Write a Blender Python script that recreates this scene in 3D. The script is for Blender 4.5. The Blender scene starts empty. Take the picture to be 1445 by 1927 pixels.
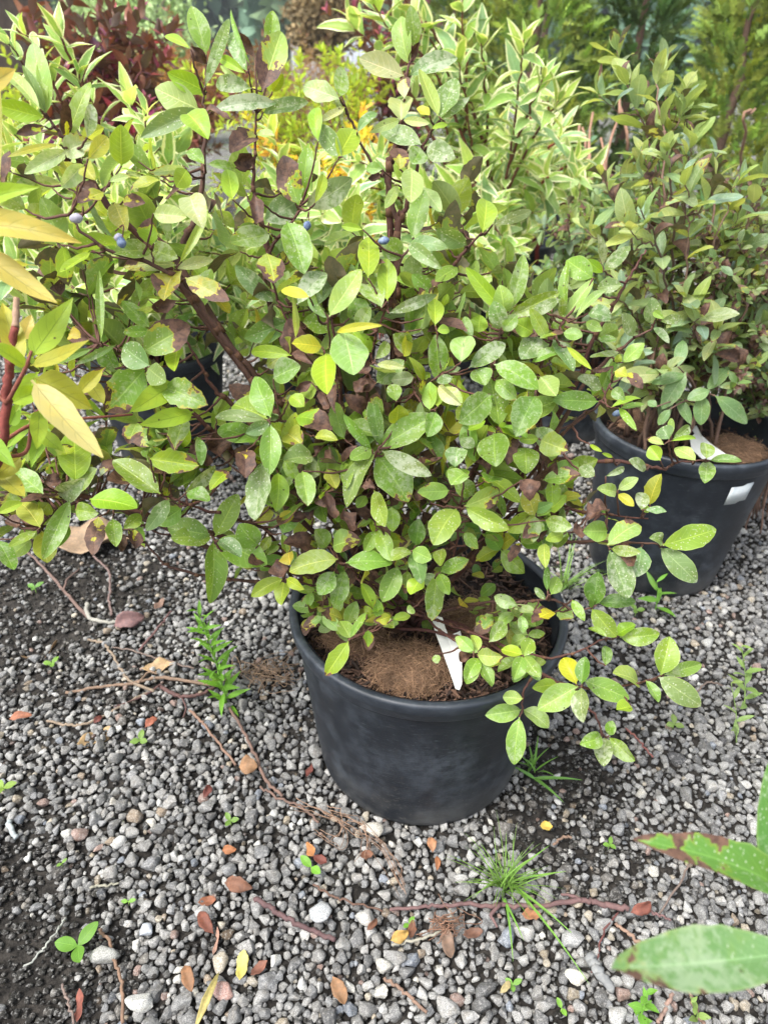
import bpy, math, random
import numpy as np
from mathutils import Vector, Matrix
R = math.radians
rnd = random.Random(7)
scene = bpy.context.scene
col = scene.collection

# ---------------------------------------------------------------- camera
F = 1285.0; CH = 1.0102; PITCH = 0.5657; ROLL = 0.0209
cp, sp, cr, sr = math.cos(PITCH), math.sin(PITCH), math.cos(ROLL), math.sin(ROLL)
FW = np.array([0, cp, -sp]); U0 = np.array([0, sp, cp]); X0 = np.array([1.0, 0, 0])
RT = cr*X0 + sr*U0; UP = -sr*X0 + cr*U0
CAM = np.array([0, 0, CH])
cam_d = bpy.data.cameras.new('camera'); cam = bpy.data.objects.new('camera', cam_d); col.objects.link(cam)
cam_d.sensor_fit = 'VERTICAL'; cam_d.sensor_height = 36; cam_d.lens = 36*F/1927
cam_d.clip_start = 0.02; cam_d.clip_end = 500
cam.matrix_world = Matrix(((RT[0], UP[0], -FW[0], CAM[0]), (RT[1], UP[1], -FW[1], CAM[1]), (RT[2], UP[2], -FW[2], CAM[2]), (0, 0, 0, 1)))
cam_d.dof.use_dof = True; cam_d.dof.focus_distance = 0.86; cam_d.dof.aperture_fstop = 6.2
scene.camera = cam
# ---------------------------------------------------------------- sky, sun, exposure
SUN_EL, SUN_AZ = R(60), R(-125)
w = bpy.data.worlds.new("World"); scene.world = w; w.use_nodes = True
nt = w.node_tree; nt.nodes.clear()
sky = nt.nodes.new('ShaderNodeTexSky'); sky.sky_type = 'NISHITA'; sky.sun_disc = False
sky.sun_elevation = SUN_EL; sky.sun_rotation = SUN_AZ; sky.air_density = 1.0; sky.dust_density = 4.0; sky.ozone_density = 1.0
hs = nt.nodes.new('ShaderNodeHueSaturation'); hs.inputs['Saturation'].default_value = 0.35
bg = nt.nodes.new('ShaderNodeBackground'); bg.inputs['Strength'].default_value = 0.15
wo = nt.nodes.new('ShaderNodeOutputWorld')
nt.links.new(sky.outputs[0], hs.inputs['Color']); nt.links.new(hs.outputs[0], bg.inputs[0]); nt.links.new(bg.outputs[0], wo.inputs[0])
sl = bpy.data.lights.new('sun', 'SUN'); sl.energy = 1.5; sl.angle = R(22); sl.color = (1, .97, .92)
so = bpy.data.objects.new('sun', sl); col.objects.link(so)
sd = Vector((math.cos(SUN_EL)*math.sin(SUN_AZ), math.cos(SUN_EL)*math.cos(SUN_AZ), math.sin(SUN_EL)))
so.rotation_euler = (-sd).to_track_quat('-Z', 'Y').to_euler(); so.location = sd*10
scene.view_settings.view_transform = 'Standard'; scene.view_settings.look = 'None'
scene.view_settings.exposure = 1.56; scene.view_settings.gamma = 1

# ---------------------------------------------------------------- helpers
def P(px, py, d):
    return CAM + d*(FW + RT*((px-722.5)/F) + UP*((963.5-py)/F))
def G(px, py, z=0.0):
    r = FW + RT*((px-722.5)/F) + UP*((963.5-py)/F)
    return CAM + r*((z-CH)/r[2])
def pix(p):
    q = np.asarray(p)-CAM; d = q@FW
    return 722.5+F*(q@RT)/d, 963.5-F*(q@UP)/d, d
def nrm(v):
    v = np.asarray(v, float); return v/(np.linalg.norm(v)+1e-12)
def tag(o, label=None, cat=None, group=None, kind=None):
    if label: o['label'] = label
    if cat: o['category'] = cat
    if group: o['group'] = group
    if kind: o['kind'] = kind
    return o
def empty(name, loc, label, cat, group=None):
    o = bpy.data.objects.new(name, None); col.objects.link(o); o.location = Vector([float(a) for a in loc])
    o.empty_display_size = .05
    return tag(o, label, cat, group)
def mesh_obj(name, V, faces, mat, parent=None, smooth=True, attrs=None, uv=None):
    """faces: list of int arrays, each (n,k); V in world space"""
    V = np.asarray(V, np.float32).reshape(-1, 3)
    if parent is not None: V = V - np.array(tuple(parent_loc(parent)), np.float32)
    me = bpy.data.meshes.new(name)
    faces = [np.asarray(f, np.int32) for f in faces if len(f)]
    loops = np.concatenate([f.ravel() for f in faces]); tot = np.concatenate([np.full(len(f), f.shape[1], np.int32) for f in faces])
    start = np.concatenate([[0], np.cumsum(tot)[:-1]]).astype(np.int32)
    me.vertices.add(len(V)); me.vertices.foreach_set('co', V.ravel())
    me.loops.add(len(loops)); me.loops.foreach_set('vertex_index', loops)
    me.polygons.add(len(tot)); me.polygons.foreach_set('loop_start', start)
    me.update(calc_edges=True); me.validate()
    me.polygons.foreach_set('use_smooth', np.full(len(me.polygons), smooth))
    if uv is not None:
        l = me.uv_layers.new(name='UVMap'); li = np.empty(len(me.loops), np.int32); me.loops.foreach_get('vertex_index', li)
        l.data.foreach_set('uv', np.asarray(uv, np.float32)[li].ravel())
    for k, a in (attrs or {}).items():
        at = me.attributes.new(k, 'FLOAT_COLOR', 'POINT'); at.data.foreach_set('color', np.asarray(a, np.float32).ravel())
    me.materials.append(mat)
    o = bpy.data.objects.new(name, me); col.objects.link(o)
    if parent is not None: o.parent = parent
    return o
def parent_loc(o):
    v = Vector((0, 0, 0))
    while o is not None: v = v + o.location; o = o.parent
    return v
def recenter(o, c):
    """put the object's origin at c"""
    c = Vector([float(a) for a in c]); o.data.transform(Matrix.Translation(-c)); o.location = c; return o

class MB:
    def __init__(s): s.V = []; s.F = []; s.n = 0; s.C = []
    def add(s, V, faces, colr=None):
        V = np.asarray(V, float).reshape(-1, 3)
        for f in faces: s.F.append(np.asarray(f, np.int32)+s.n)
        s.V.append(V); s.n += len(V)
        s.C.append(np.tile(np.array(colr if colr is not None else (1, 1, 1, 1), float), (len(V), 1)))
    def build(s, name, mat, parent=None, smooth=True):
        if not s.V: return None
        d = {}
        for f in s.F: d.setdefault(f.shape[1], []).append(f)
        return mesh_obj(name, np.concatenate(s.V), [np.concatenate(x) for x in d.values()], mat, parent, smooth, {'tint': np.concatenate(s.C)})
    def tube(s, pts, r0, r1=None, sides=7, colr=None, knob=0.0, seed=0):
        pts = np.asarray(pts, float); n = len(pts); r1 = r0 if r1 is None else r1
        if n < 2: return
        T = np.gradient(pts, axis=0); T /= (np.linalg.norm(T, axis=1, keepdims=True)+1e-9)
        a = nrm(np.cross(T[0], [0.3, 0.2, 1])) ; V = []
        rr = np.random.default_rng(seed)
        for i in range(n):
            a = nrm(a - T[i]*(a@T[i])); b = np.cross(T[i], a)
            r = (r0+(r1-r0)*i/(n-1))*(1+knob*rr.uniform(-1, 1))
            th = np.linspace(0, 2*math.pi, sides, endpoint=False)
            V.append(pts[i]+r*(np.cos(th)[:, None]*a+np.sin(th)[:, None]*b))
        V = np.concatenate(V); F_ = []
        for i in range(n-1):
            for j in range(sides):
                k = (j+1) % sides; F_.append((i*sides+j, i*sides+k, (i+1)*sides+k, (i+1)*sides+j))
        V = np.concatenate([V, pts[:1], pts[-1:]]); m = len(V)
        T_ = [(k, j, m-2) for j, k in ((j, (j+1) % sides) for j in range(sides))] + [((n-1)*sides+j, (n-1)*sides+(j+1) % sides, m-1) for j in range(sides)]
        s.add(V, [F_, T_], colr)
def smooth_line(pts, per=5, jit=0.0, seed=0):
    """Catmull-Rom through pts"""
    p = np.asarray(pts, float)
    if len(p) < 3: p = np.array([p[0], (p[0]+p[-1])/2, p[-1]])
    q = np.concatenate([[2*p[0]-p[1]], p, [2*p[-1]-p[-2]]]); out = []
    for i in range(1, len(q)-2):
        for t in np.linspace(0, 1, per, endpoint=False):
            a, b, c, d = q[i-1], q[i], q[i+1], q[i+2]
            out.append(.5*((2*b)+(-a+c)*t+(2*a-5*b+4*c-d)*t*t+(-a+3*b-3*c+d)*t**3))
    out.append(p[-1]); out = np.array(out)
    if jit: out[1:-1] += np.random.default_rng(seed).normal(size=out[1:-1].shape)*jit
    return out
def lathe(prof, seg=96, c=(0, 0, 0)):
    prof = np.array(prof, float); n = len(prof); th = np.linspace(0, 2*math.pi, seg, endpoint=False)
    V = np.stack([np.outer(np.cos(th), prof[:, 0]), np.outer(np.sin(th), prof[:, 0]), np.tile(prof[:, 1], (seg, 1))], -1).reshape(-1, 3)+np.array(c)
    F_ = [(i*n+j, ((i+1) % seg)*n+j, ((i+1) % seg)*n+j+1, i*n+j+1) for i in range(seg) for j in range(n-1)]
    return V, F_

# ---------------------------------------------------------------- node helpers
class NT:
    def __init__(s, name):
        s.m = bpy.data.materials.new(name); s.m.use_nodes = True; s.t = s.m.node_tree; s.t.nodes.clear()
        s.out = s.t.nodes.new('ShaderNodeOutputMaterial')
    def n(s, typ, ins=None, **kw):
        nd = s.t.nodes.new(typ)
        for k, v in kw.items(): setattr(nd, k, v)
        for k, v in (ins or {}).items(): s.set(nd.inputs[k], v)
        return nd
    def set(s, sock, v):
        if isinstance(v, bpy.types.NodeSocket): s.t.links.new(v, sock)
        elif isinstance(v, bpy.types.Node): s.t.links.new(v.outputs[0], sock)
        else:
            if isinstance(v, (tuple, list)) and len(v) == 3 and sock.type == 'RGBA': v = (*v, 1)
            sock.default_value = v
    def m_(s, op, a, b=0.0, c=0.0, clamp=False):
        nd = s.n('ShaderNodeMath', operation=op, use_clamp=clamp)
        s.set(nd.inputs[0], a); s.set(nd.inputs[1], b)
        if op in ('MULTIPLY_ADD', 'WRAP', 'COMPARE', 'SMOOTH_MIN'): s.set(nd.inputs[2], c)
        return nd.outputs[0]
    def ss(s, x, lo, hi):
        nd = s.n('ShaderNodeMapRange', interpolation_type='SMOOTHSTEP'); s.set(nd.inputs[0], x); s.set(nd.inputs[1], lo); s.set(nd.inputs[2], hi); return nd.outputs[0]
    def mix(s, f, a, b, typ='MIX'):
        nd = s.n('ShaderNodeMix', data_type='RGBA', blend_type=typ); s.set(nd.inputs[0], f); s.set(nd.inputs[6], a); s.set(nd.inputs[7], b); return nd.outputs[2]
    def noise(s, vec, scale, detail=3, rough=.55):
        nd = s.n('ShaderNodeTexNoise', {'Scale': scale, 'Detail': detail, 'Roughness': rough})
        if vec is not None: s.set(nd.inputs['Vector'], vec)
        return nd.outputs['Fac']
    def obj(s): return s.n('ShaderNodeTexCoord').outputs['Object']
    def attr(s, name):
        return s.n('ShaderNodeAttribute', attribute_name=name)
    def bump(s, h, strength=.3, dist=.002):
        return s.n('ShaderNodeBump', {'Height': h, 'Strength': strength, 'Distance': dist}).outputs[0]
    def pbr(s, color, rough=.6, normal=None, spec=.5, extra=None):
        nd = s.n('ShaderNodeBsdfPrincipled'); s.set(nd.inputs['Base Color'], color); s.set(nd.inputs['Roughness'], rough)
        s.set(nd.inputs['Specular IOR Level'], spec)
        if normal is not None: s.set(nd.inputs['Normal'], normal)
        for k, v in (extra or {}).items(): s.set(nd.inputs[k], v)
        return nd
    def fin(s, sh): s.set(s.out.inputs[0], sh); return s.m

def leaf_mat(name, laterals=9, vein=.9, gloss=.40, transl=.42, rim=.8, residue=1.0, vein_dark=False, fringe=.6):
    t = NT(name); ob = t.obj()
    uv = t.n('ShaderNodeSeparateXYZ', {0: t.n('ShaderNodeUVMap', uv_map='UVMap')})
    u, v = uv.outputs[0], uv.outputs[1]
    av = t.m_('ABSOLUTE', t.m_('MULTIPLY_ADD', v, 2.0, -1.0))
    tint = t.attr('tint').outputs['Color']; pr = t.attr('prm'); ps = t.n('ShaderNodeSeparateColor', {0: pr.outputs['Color']})
    br, rs, vg, bb = ps.outputs[0], ps.outputs[1], ps.outputs[2], pr.outputs['Alpha']
    n1 = t.noise(ob, 38, 3, .6); n2 = t.noise(ob, 150, 3, .65); n3 = t.noise(ob, 12, 2)
    # veins
    mid = t.m_('SUBTRACT', 1.0, t.ss(av, .02, .075))
    ph = t.m_('FRACT', t.m_('MULTIPLY', t.m_('SUBTRACT', u, t.m_('MULTIPLY', t.m_('POWER', av, 1.3), .22)), float(laterals)))
    lat = t.m_('SUBTRACT', 1.0, t.ss(t.m_('ABSOLUTE', t.m_('SUBTRACT', ph, .5)), .02, .11))
    lat = t.m_('MULTIPLY', lat, t.m_('SUBTRACT', 1.0, t.m_('MULTIPLY', av, .7)))
    ve = t.m_('MAXIMUM', mid, t.m_('MULTIPLY', lat, .55))
    c = t.mix(t.m_('MULTIPLY', t.ss(n3, .35, .65), .5), tint, t.mix(1.0, tint, (.80, .88, .72), 'MULTIPLY'))
    c = t.mix(t.m_('MULTIPLY', t.ss(n1, .45, .7), .35), c, t.mix(1.0, tint, (1.35, 1.12, .6), 'MULTIPLY'))
    c = t.mix(t.m_('MULTIPLY', ve, vein*.6), c, t.mix(1.0, tint, (.45, .5, .5) if vein_dark else (2.0, 1.7, 2.2), 'MULTIPLY'))
    # cream margin
    vm = t.ss(t.m_('ADD', t.m_('ADD', av, t.m_('MULTIPLY', t.m_('SUBTRACT', n1, .5), .9)), t.m_('MULTIPLY', vg, 1.0)), 1.30, 1.42)
    vm = t.m_('MULTIPLY', vm, t.ss(vg, .05, .1))
    c = t.mix(vm, c, (.80, .82, .52, 1))
    # pale hairy rim
    c = t.mix(t.m_('MULTIPLY', t.ss(av, .88, .99), rim*.6), c, t.mix(.5, tint, (.55, .62, .25, 1)))
    # white spray residue: droplets and films
    vo = t.n('ShaderNodeTexVoronoi', {'Vector': ob, 'Scale': 250.0, 'Randomness': 1.0}).outputs['Distance']
    dots = t.m_('SUBTRACT', 1.0, t.ss(vo, .12, .3))
    dots = t.m_('MULTIPLY', dots, t.ss(n1, .38, .55))
    film = t.m_('MULTIPLY', t.ss(t.m_('MULTIPLY', n2, n3), .23, .38), .6)
    rmask = t.m_('MULTIPLY', t.m_('MAXIMUM', dots, film), t.m_('MULTIPLY', rs, residue*1.1))
    c = t.mix(t.m_('MULTIPLY', rmask, .85), c, (.60, .64, .52, 1))
    # necrotic brown
    def q(uu, amt):
        s_ = t.m_('ADD', t.m_('MULTIPLY', uu, .7), t.m_('MULTIPLY', av, .22))
        s_ = t.m_('ADD', s_, t.m_('ADD', t.m_('MULTIPLY', t.m_('SUBTRACT', n1, .5), 1.3), t.m_('MULTIPLY', t.m_('SUBTRACT', n2, .5), .35)))
        return t.m_('SUBTRACT', s_, t.m_('MULTIPLY_ADD', amt, -1.75, 1.42))
    q1 = q(u, br); q2 = q(t.m_('SUBTRACT', 1.0, u), bb); qq = t.m_('MAXIMUM', q1, q2)
    c = t.mix(t.m_('MULTIPLY', t.ss(qq, -.09, -.02), fringe), c, (.50, .40, .02, 1))
    bc = t.mix(t.ss(n2, .3, .7), (.040, .018, .013, 1), (.135, .072, .047, 1))
    bmk = t.ss(qq, -.015, .02)
    c = t.mix(bmk, c, bc)
    sp_ = t.n('ShaderNodeTexVoronoi', {'Vector': ob, 'Scale': 48.0}).outputs['Distance']
    c = t.mix(t.m_('MULTIPLY', t.m_('SUBTRACT', 1.0, t.ss(sp_, .035, .07)), .85), c, (.05, .022, .012, 1))
    # underside paler
    bf = t.n('ShaderNodeNewGeometry').outputs['Backfacing']
    c = t.mix(t.m_('MULTIPLY', bf, .22), c, (.34, .42, .2, 1))
    hgt = t.m_('SUBTRACT', t.m_('MULTIPLY', n2, .5), t.m_('MULTIPLY', ve, .55))
    nb = t.bump(hgt, .45, .0012)
    rg = t.m_('ADD', gloss, t.m_('MULTIPLY', t.m_('SUBTRACT', n2, .5), .35))
    rg = t.m_('ADD', rg, t.m_('MULTIPLY', bmk, .25))
    pb = t.pbr(c, rg, nb, .4)
    tr = t.n('ShaderNodeBsdfTranslucent', {'Color': t.mix(1.0, c, (1.35, 1.2, .55), 'MULTIPLY'), 'Normal': nb})
    mx = t.n('ShaderNodeMixShader'); t.set(mx.inputs[0], t.m_('MULTIPLY', transl, t.m_('SUBTRACT', 1.0, t.m_('MULTIPLY', bmk, .75))))
    t.set(mx.inputs[1], pb); t.set(mx.inputs[2], tr)
    return t.fin(mx)
def tint_mat(name, rough=.8, nscale=200, amp=.5, bump=.5, dist=.001, spec=.3, hi=(1.6, 1.5, 1.4), transl=0):
    t = NT(name); ob = t.obj(); n1 = t.noise(ob, nscale, 4, .65); n2 = t.noise(ob, nscale*.2, 2)
    tint = t.attr('tint').outputs['Color']
    c = t.mix(t.m_('MULTIPLY', t.ss(n1, .35, .7), amp), tint, t.mix(1.0, tint, hi, 'MULTIPLY'))
    c = t.mix(t.m_('MULTIPLY', t.ss(n2, .4, .65), amp*.7), c, t.mix(1.0, tint, (.5, .5, .52), 'MULTIPLY'))
    nb = t.bump(n1, bump, dist); pb = t.pbr(c, rough, nb, spec)
    if not transl: return t.fin(pb)
    mx = t.n('ShaderNodeMixShader', {0: transl, 1: pb, 2: t.n('ShaderNodeBsdfTranslucent', {'Color': c})})
    t.set(mx.inputs[1], pb); return t.fin(mx)
M = {}
M['leaf'] = leaf_mat('honeyberry_leaf', 8, 1.0, .38, .45)
M['bgleaf'] = leaf_mat('dogwood_leaf', 7, .6, .5, .4, .15, .25)
M['pleaf'] = leaf_mat('ninebark_leaf', 6, .5, .35, .10, .0, .3)
M['ylleaf'] = leaf_mat('yellow_dogwood_leaf', 6, .75, .5, .45, .1, .1, True)
M['bigleaf'] = leaf_mat('glossy_leaf', 13, .9, .45, .16, .5, .45, False, .12)
M['stem'] = tint_mat('bark', .75, 260, .6, .7, .0012)
M['frond'] = tint_mat('frond', .7, 60, .5, .2, .001, transl=.15)
def mat_stone():
    t = NT('stone'); ob = t.obj(); tint = t.attr('tint').outputs['Color']
    a = t.noise(ob, 900, 3, .7); b = t.noise(ob, 260, 4, .65); c2 = t.noise(ob, 90, 2)
    v = t.n('ShaderNodeTexVoronoi', {'Vector': ob, 'Scale': 700.0}).outputs['Distance']
    c = t.mix(t.ss(a, .42, .62), t.mix(1.0, tint, (.62, .62, .62), 'MULTIPLY'), t.mix(1.0, tint, (1.35, 1.35, 1.32), 'MULTIPLY'))
    c = t.mix(t.m_('MULTIPLY', t.ss(b, .48, .68), .6), c, t.mix(.55, tint, (.50, .49, .47, 1)))
    c = t.mix(t.m_('MULTIPLY', t.ss(c2, .5, .7), .45), c, t.mix(1.0, c, (.72, .66, .58), 'MULTIPLY'))
    c = t.mix(t.m_('MULTIPLY', t.m_('SUBTRACT', 1.0, t.ss(v, .15, .3)), .5), c, t.mix(1.0, tint, (.35, .35, .35), 'MULTIPLY'))
    return t.fin(t.pbr(c, .88, t.bump(t.m_('ADD', b, t.m_('MULTIPLY', a, .4)), .9, .0012), .2))
M['stone'] = mat_stone()
M['dry'] = tint_mat('dry_leaf', .65, 180, .6, .6, .0012, .3, (1.9, 1.7, 1.5), .15)
M['twig'] = tint_mat('twig', .8, 220, .5, .6, .001)
def mat_soil():
    t = NT('ground_soil'); ob = t.obj(); a = t.noise(ob, 60, 6, .7); b = t.noise(ob, 9, 3); c2 = t.noise(ob, 2.2, 3)
    v = t.n('ShaderNodeTexVoronoi', {'Vector': ob, 'Scale': 45.0}); 
    pebble = t.mix(t.n('ShaderNodeSeparateColor', {0: v.outputs['Color']}).outputs[0], (.10, .10, .095, 1), (.34, .33, .31, 1))
    soil = t.mix(t.ss(a, .35, .7), (.010, .009, .008, 1), (.045, .040, .035, 1))
    geo = t.n('ShaderNodeSeparateXYZ', {0: ob}).outputs[1]
    far = t.ss(geo, 2.2, 3.6)
    gmask = t.m_('MULTIPLY', far, t.m_('SUBTRACT', 1.0, t.ss(v.outputs['Distance'], .45, .62)))
    cc = t.mix(gmask, soil, pebble)
    cc = t.mix(t.m_('MULTIPLY', t.ss(c2, .5, .62), t.m_('MULTIPLY', far, .7)), cc, (.10, .14, .04, 1))
    nb = t.bump(t.m_('ADD', a, t.m_('MULTIPLY', t.m_('SUBTRACT', 1.0, v.outputs['Distance']), t.m_('MULTIPLY', far, .8))), .8, .01)
    return t.fin(t.pbr(cc, .9, nb, .2))
M['soil'] = mat_soil()
def mat_pot(name='pot_plastic', cd=(.008, .011, .016), cl=(.048, .058, .072)):
    t = NT(name); ob = t.obj()
    mp = t.n('ShaderNodeMapping', {'Vector': ob, 'Scale': (6, 6, 9), 'Rotation': (.25, .15, 0)})
    a = t.noise(mp, 3.2, 5, .65); b = t.noise(ob, 9, 4, .6); f = t.noise(ob, 320, 2); mp2 = t.n('ShaderNodeMapping', {'Vector': ob, 'Scale': (1, 1, 7), 'Rotation': (0, .9, .4)})
    scr = t.noise(mp2, 60, 3, .7)
    d = t.m_('MULTIPLY', t.ss(b, .36, .70), t.ss(t.noise(ob, 34, 4, .7), .3, .7))
    c = t.mix(d, cd+(1,), cl+(1,))
    c = t.mix(t.m_('MULTIPLY', t.ss(scr, .58, .74), .45), c, (.095, .11, .125, 1))
    zc = t.n('ShaderNodeSeparateXYZ', {0: ob}).outputs[2]
    dirt = t.m_('MAXIMUM', t.m_('MULTIPLY', t.m_('SUBTRACT', 1.0, t.ss(zc, .0, .10)), t.ss(b, .35, .6)), t.m_('MULTIPLY', t.m_('SUBTRACT', 1.0, t.ss(zc, .02, .16)), t.ss(t.noise(ob, 170, 3, .6), .6, .66)))
    c = t.mix(t.m_('MULTIPLY', dirt, .5), c, (.10, .095, .085, 1))
    w_ = t.n('ShaderNodeTexWave', {'Vector': ob, 'Scale': 60.0, 'Distortion': 1.5}, bands_direction='Z').outputs['Fac']
    nb = t.bump(t.m_('ADD', t.m_('MULTIPLY', w_, .03), t.m_('ADD', t.m_('MULTIPLY', a, .5), t.m_('MULTIPLY', scr, .2))), .35, .002)
    return t.fin(t.pbr(c, t.m_('MULTIPLY_ADD', b, .3, .36), nb, .45))
M['pot'] = mat_pot()
M['rim'] = mat_pot('pot_rim_plastic', (.016, .021, .029), (.070, .083, .10))
def simple(name, c1, c2, scale=40, rough=.6, bump=.3, dist=.002, spec=.4):
    t = NT(name); ob = t.obj(); a = t.noise(ob, scale, 5, .65)
    return t.fin(t.pbr(t.mix(t.ss(a, .3, .7), c1, c2), rough, t.bump(a, bump, dist), spec))
M['white'] = simple('white_plastic', (.62, .63, .60), (.78, .78, .74), 30, .45, .1)
M['sticker'] = simple('paper_sticker', (.45, .50, .52), (.55, .58, .58), 60, .7, .1)
M['film'] = simple('greenhouse_film', (.20, .22, .25), (.30, .32, .35), 2, .5, .2, .02)
M['barn'] = simple('weathered_boards', (.09, .05, .03), (.16, .10, .06), 3, .8, .3, .02)
M['roof'] = simple('dark_roof', (.025, .03, .045), (.05, .055, .07), 4, .6)
M['berry'] = simple('berry_bloom', (.035, .06, .14), (.20, .26, .38), 160, .6, .2, .0006)
M['berryp'] = simple('berry_pale', (.25, .25, .30), (.38, .36, .44), 160, .6, .2, .0006)

# ---------------------------------------------------------------- leaves
def shape_ellip(s): return np.clip(np.where(s < .05, .07, np.sin(np.pi*np.clip((s-.04)/.96, 0, 1)**.95)**.66), .03, 1)
def shape_ovate(s): 
    x = np.clip((s-.05)/.95, 0, 1); return np.clip(np.where(s < .07, .06, 1.75*np.sqrt(x+1e-6)*(1-x)**.95*(1.02-.1*x)), .02, 1)
def shape_lance(s): return np.clip(np.sin(np.pi*np.clip(s, 0, 1)**.8)**.9, .03, 1)
def shape_blade(s): return np.clip((1-s)**.6*(.4+.6*np.minimum(1, s*6)), .03, 1)
SH = {'e': shape_ellip, 'o': shape_ovate, 'l': shape_lance, 'b': shape_blade}
class Leaves:
    def __init__(s, nu=10, nv=5, seed=1): s.nu, s.nv = nu, nv; s.V = []; s.T = []; s.Pm = []; s.U = []; s.rg = np.random.default_rng(seed); s.cnt = 0
    def add(s, base, vec, nor, width, tint, brown=0, bb=0, res=.3, vg=0, curl=.35, fold=.18, wave=.08, shape='e', twist=0.0, rag=0.0):
        g = s.rg; L = np.linalg.norm(vec); a = vec/L; n = nor-a*(nor@a); n = nrm(n); b = np.cross(n, a)
        S = .5-.5*np.cos(np.pi*np.linspace(0, 1, s.nu)); S = .55*S+.45*np.linspace(0, 1, s.nu); Vv = np.linspace(-1, 1, s.nv)
        # keep chord direction: rotate so that base->tip chord is along vec
        c = curl if abs(curl) > 1e-3 else 1e-3
        x = np.sin(c*S)/c; z = -(1-np.cos(c*S))/c
        k = np.hypot(x[-1], z[-1]); an = math.atan2(z[-1], x[-1]); ca, sa = math.cos(-an), math.sin(-an)
        x, z = (x*ca-z*sa)/k, (x*sa+z*ca)/k
        hw = SH[shape](S)*width/2
        e = 1+g.normal(size=(2, s.nu))*(.012+.09*min(1, brown+bb)+rag); e[:, 0] = 1
        if brown > .3: e[:, -2:] *= g.uniform(.7, 1.1, (2, 2))
        SS = S[:, None]; W = np.where(Vv[None, :] < 0, e[0][:, None], e[1][:, None])*hw[:, None]*Vv[None, :]
        tw = twist*SS; ph = g.uniform(0, 6.28)
        up = np.abs(W)*fold + wave*width*np.abs(Vv[None, :])*np.sin(SS*9+ph+(Vv[None, :] > 0)*2)*.6*SH[shape](S)[:, None]
        yy = W*np.cos(tw)-up*np.sin(tw); zz = W*np.sin(tw)+up*np.cos(tw)
        pts = base + (x[:, None, None]*L)*a + yy[..., None]*b + (z[:, None, None]*L+zz[..., None])*n
        s.V.append(pts.reshape(-1, 3)); m = s.nu*s.nv
        s.T.append(np.tile([*tint, 1.0], (m, 1))); s.Pm.append(np.tile([brown, res, vg, bb], (m, 1)))
        U = np.stack(np.broadcast_arrays(SS, (Vv[None, :]+1)/2), -1); s.U.append(U.reshape(-1, 2)); s.cnt += 1
    def build(s, name, mat, parent=None):
        if not s.V: return None
        i, j = np.meshgrid(np.arange(s.nu-1), np.arange(s.nv-1), indexing='ij'); a = (i*s.nv+j).ravel()
        q = np.stack([a, a+s.nv, a+s.nv+1, a+1], 1); m = s.nu*s.nv
        Q = (q[None]+(np.arange(s.cnt)*m)[:, None, None]).reshape(-1, 4)
        return mesh_obj(name, np.concatenate(s.V), [Q], mat, parent, True, {'tint': np.concatenate(s.T), 'prm': np.concatenate(s.Pm)}, np.concatenate(s.U))
# ---------------------------------------------------------------- the ground and its gravel
def gz(x, y):
    return .006*math.sin(x*5+1)*math.cos(y*4)+.004*math.sin(x*13+y*9)
xs = np.concatenate([[-300, -60, -12, -4], np.linspace(-2.2, 2.6, 121), [4.5, 12, 60, 300]])
ys = np.concatenate([[-30, -5, -.5], np.linspace(0, 4, 101), [5, 7, 12, 40, 120, 300]])
XX, YY = np.meshgrid(xs, ys, indexing='ij'); near = np.exp(-((XX-.2)/2.5)**4-((YY-1.5)/2.4)**4)
gr = np.random.default_rng(3)
ZZ = near*(.006*np.sin(XX*5+1)*np.cos(YY*4)+.004*np.sin(XX*13+YY*9)+gr.normal(size=XX.shape)*.0022)-.004
i, j = np.meshgrid(np.arange(len(xs)-1), np.arange(len(ys)-1), indexing='ij'); a = (i*len(ys)+j).ravel()
ground = mesh_obj('ground', np.stack([XX, YY, ZZ], -1).reshape(-1, 3), [np.stack([a, a+len(ys), a+len(ys)+1, a+1], 1)], M['soil'])
tag(ground, 'dark damp soil ground under the grey gravel', None, None, 'structure')

POT1 = (0.0712, 0.8261); POT2 = (0.6682, 1.3884)
def ico(sub):
    import bmesh
    bm = bmesh.new(); bmesh.ops.create_icosphere(bm, subdivisions=sub, radius=1); bm.verts.ensure_lookup_table()
    V = np.array([v.co[:] for v in bm.verts]); T = np.array([[v.index for v in f.verts] for f in bm.faces]); bm.free(); return V, T
def rock_variants(n, sub, seed, cuts=9, low=.50):
    V0, T = ico(sub); g = np.random.default_rng(seed); out = []
    for _ in range(n):
        V = V0*g.uniform(.8, 1.3, 3)*np.array([1.15, .95, .72])
        for _ in range(cuts):
            d = nrm(g.normal(size=3)); lim = g.uniform(low, .80); p = V@d
            V = V - np.maximum(0, p-lim)[:, None]*d*.96
        V = V*(1+g.normal(size=(len(V), 1))*.035)
        out.append(V)
    return out, T
# soil patches (bare, few stones), from the photograph: px, py, radius px, strength
BARE = [(50, 1840, 210, 1.0), (20, 1660, 150, .75), (100, 1120, 200, .75), (250, 1100, 130, .6), (130, 1260, 150, .45), (1060, 1450, 110, .85), (1010, 1560, 90, .8),
        (1120, 1640, 110, .55), (1250, 1290, 90, .4), (980, 1330, 80, .5), (700, 1690, 80, .3), (400, 1760, 60, .5), (280, 1300, 120, .4), (640, 1560, 50, .5), (1060, 1760, 60, .4)]
BG_ = []
for (px, py, r, s_) in BARE:
    c = G(px, py); e1 = G(px+r, py)-c; e2 = G(px, py+r*.9)-c
    BG_.append((c[0], c[1], np.linalg.norm(e1), np.linalg.norm(e2), s_))
def bare(x, y):
    m = 0
    for cx, cy, a_, b_, s_ in BG_:
        m = max(m, s_*math.exp(-(((x-cx)/a_)**2+((y-cy)/b_)**2)**1.5))
    return m
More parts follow.
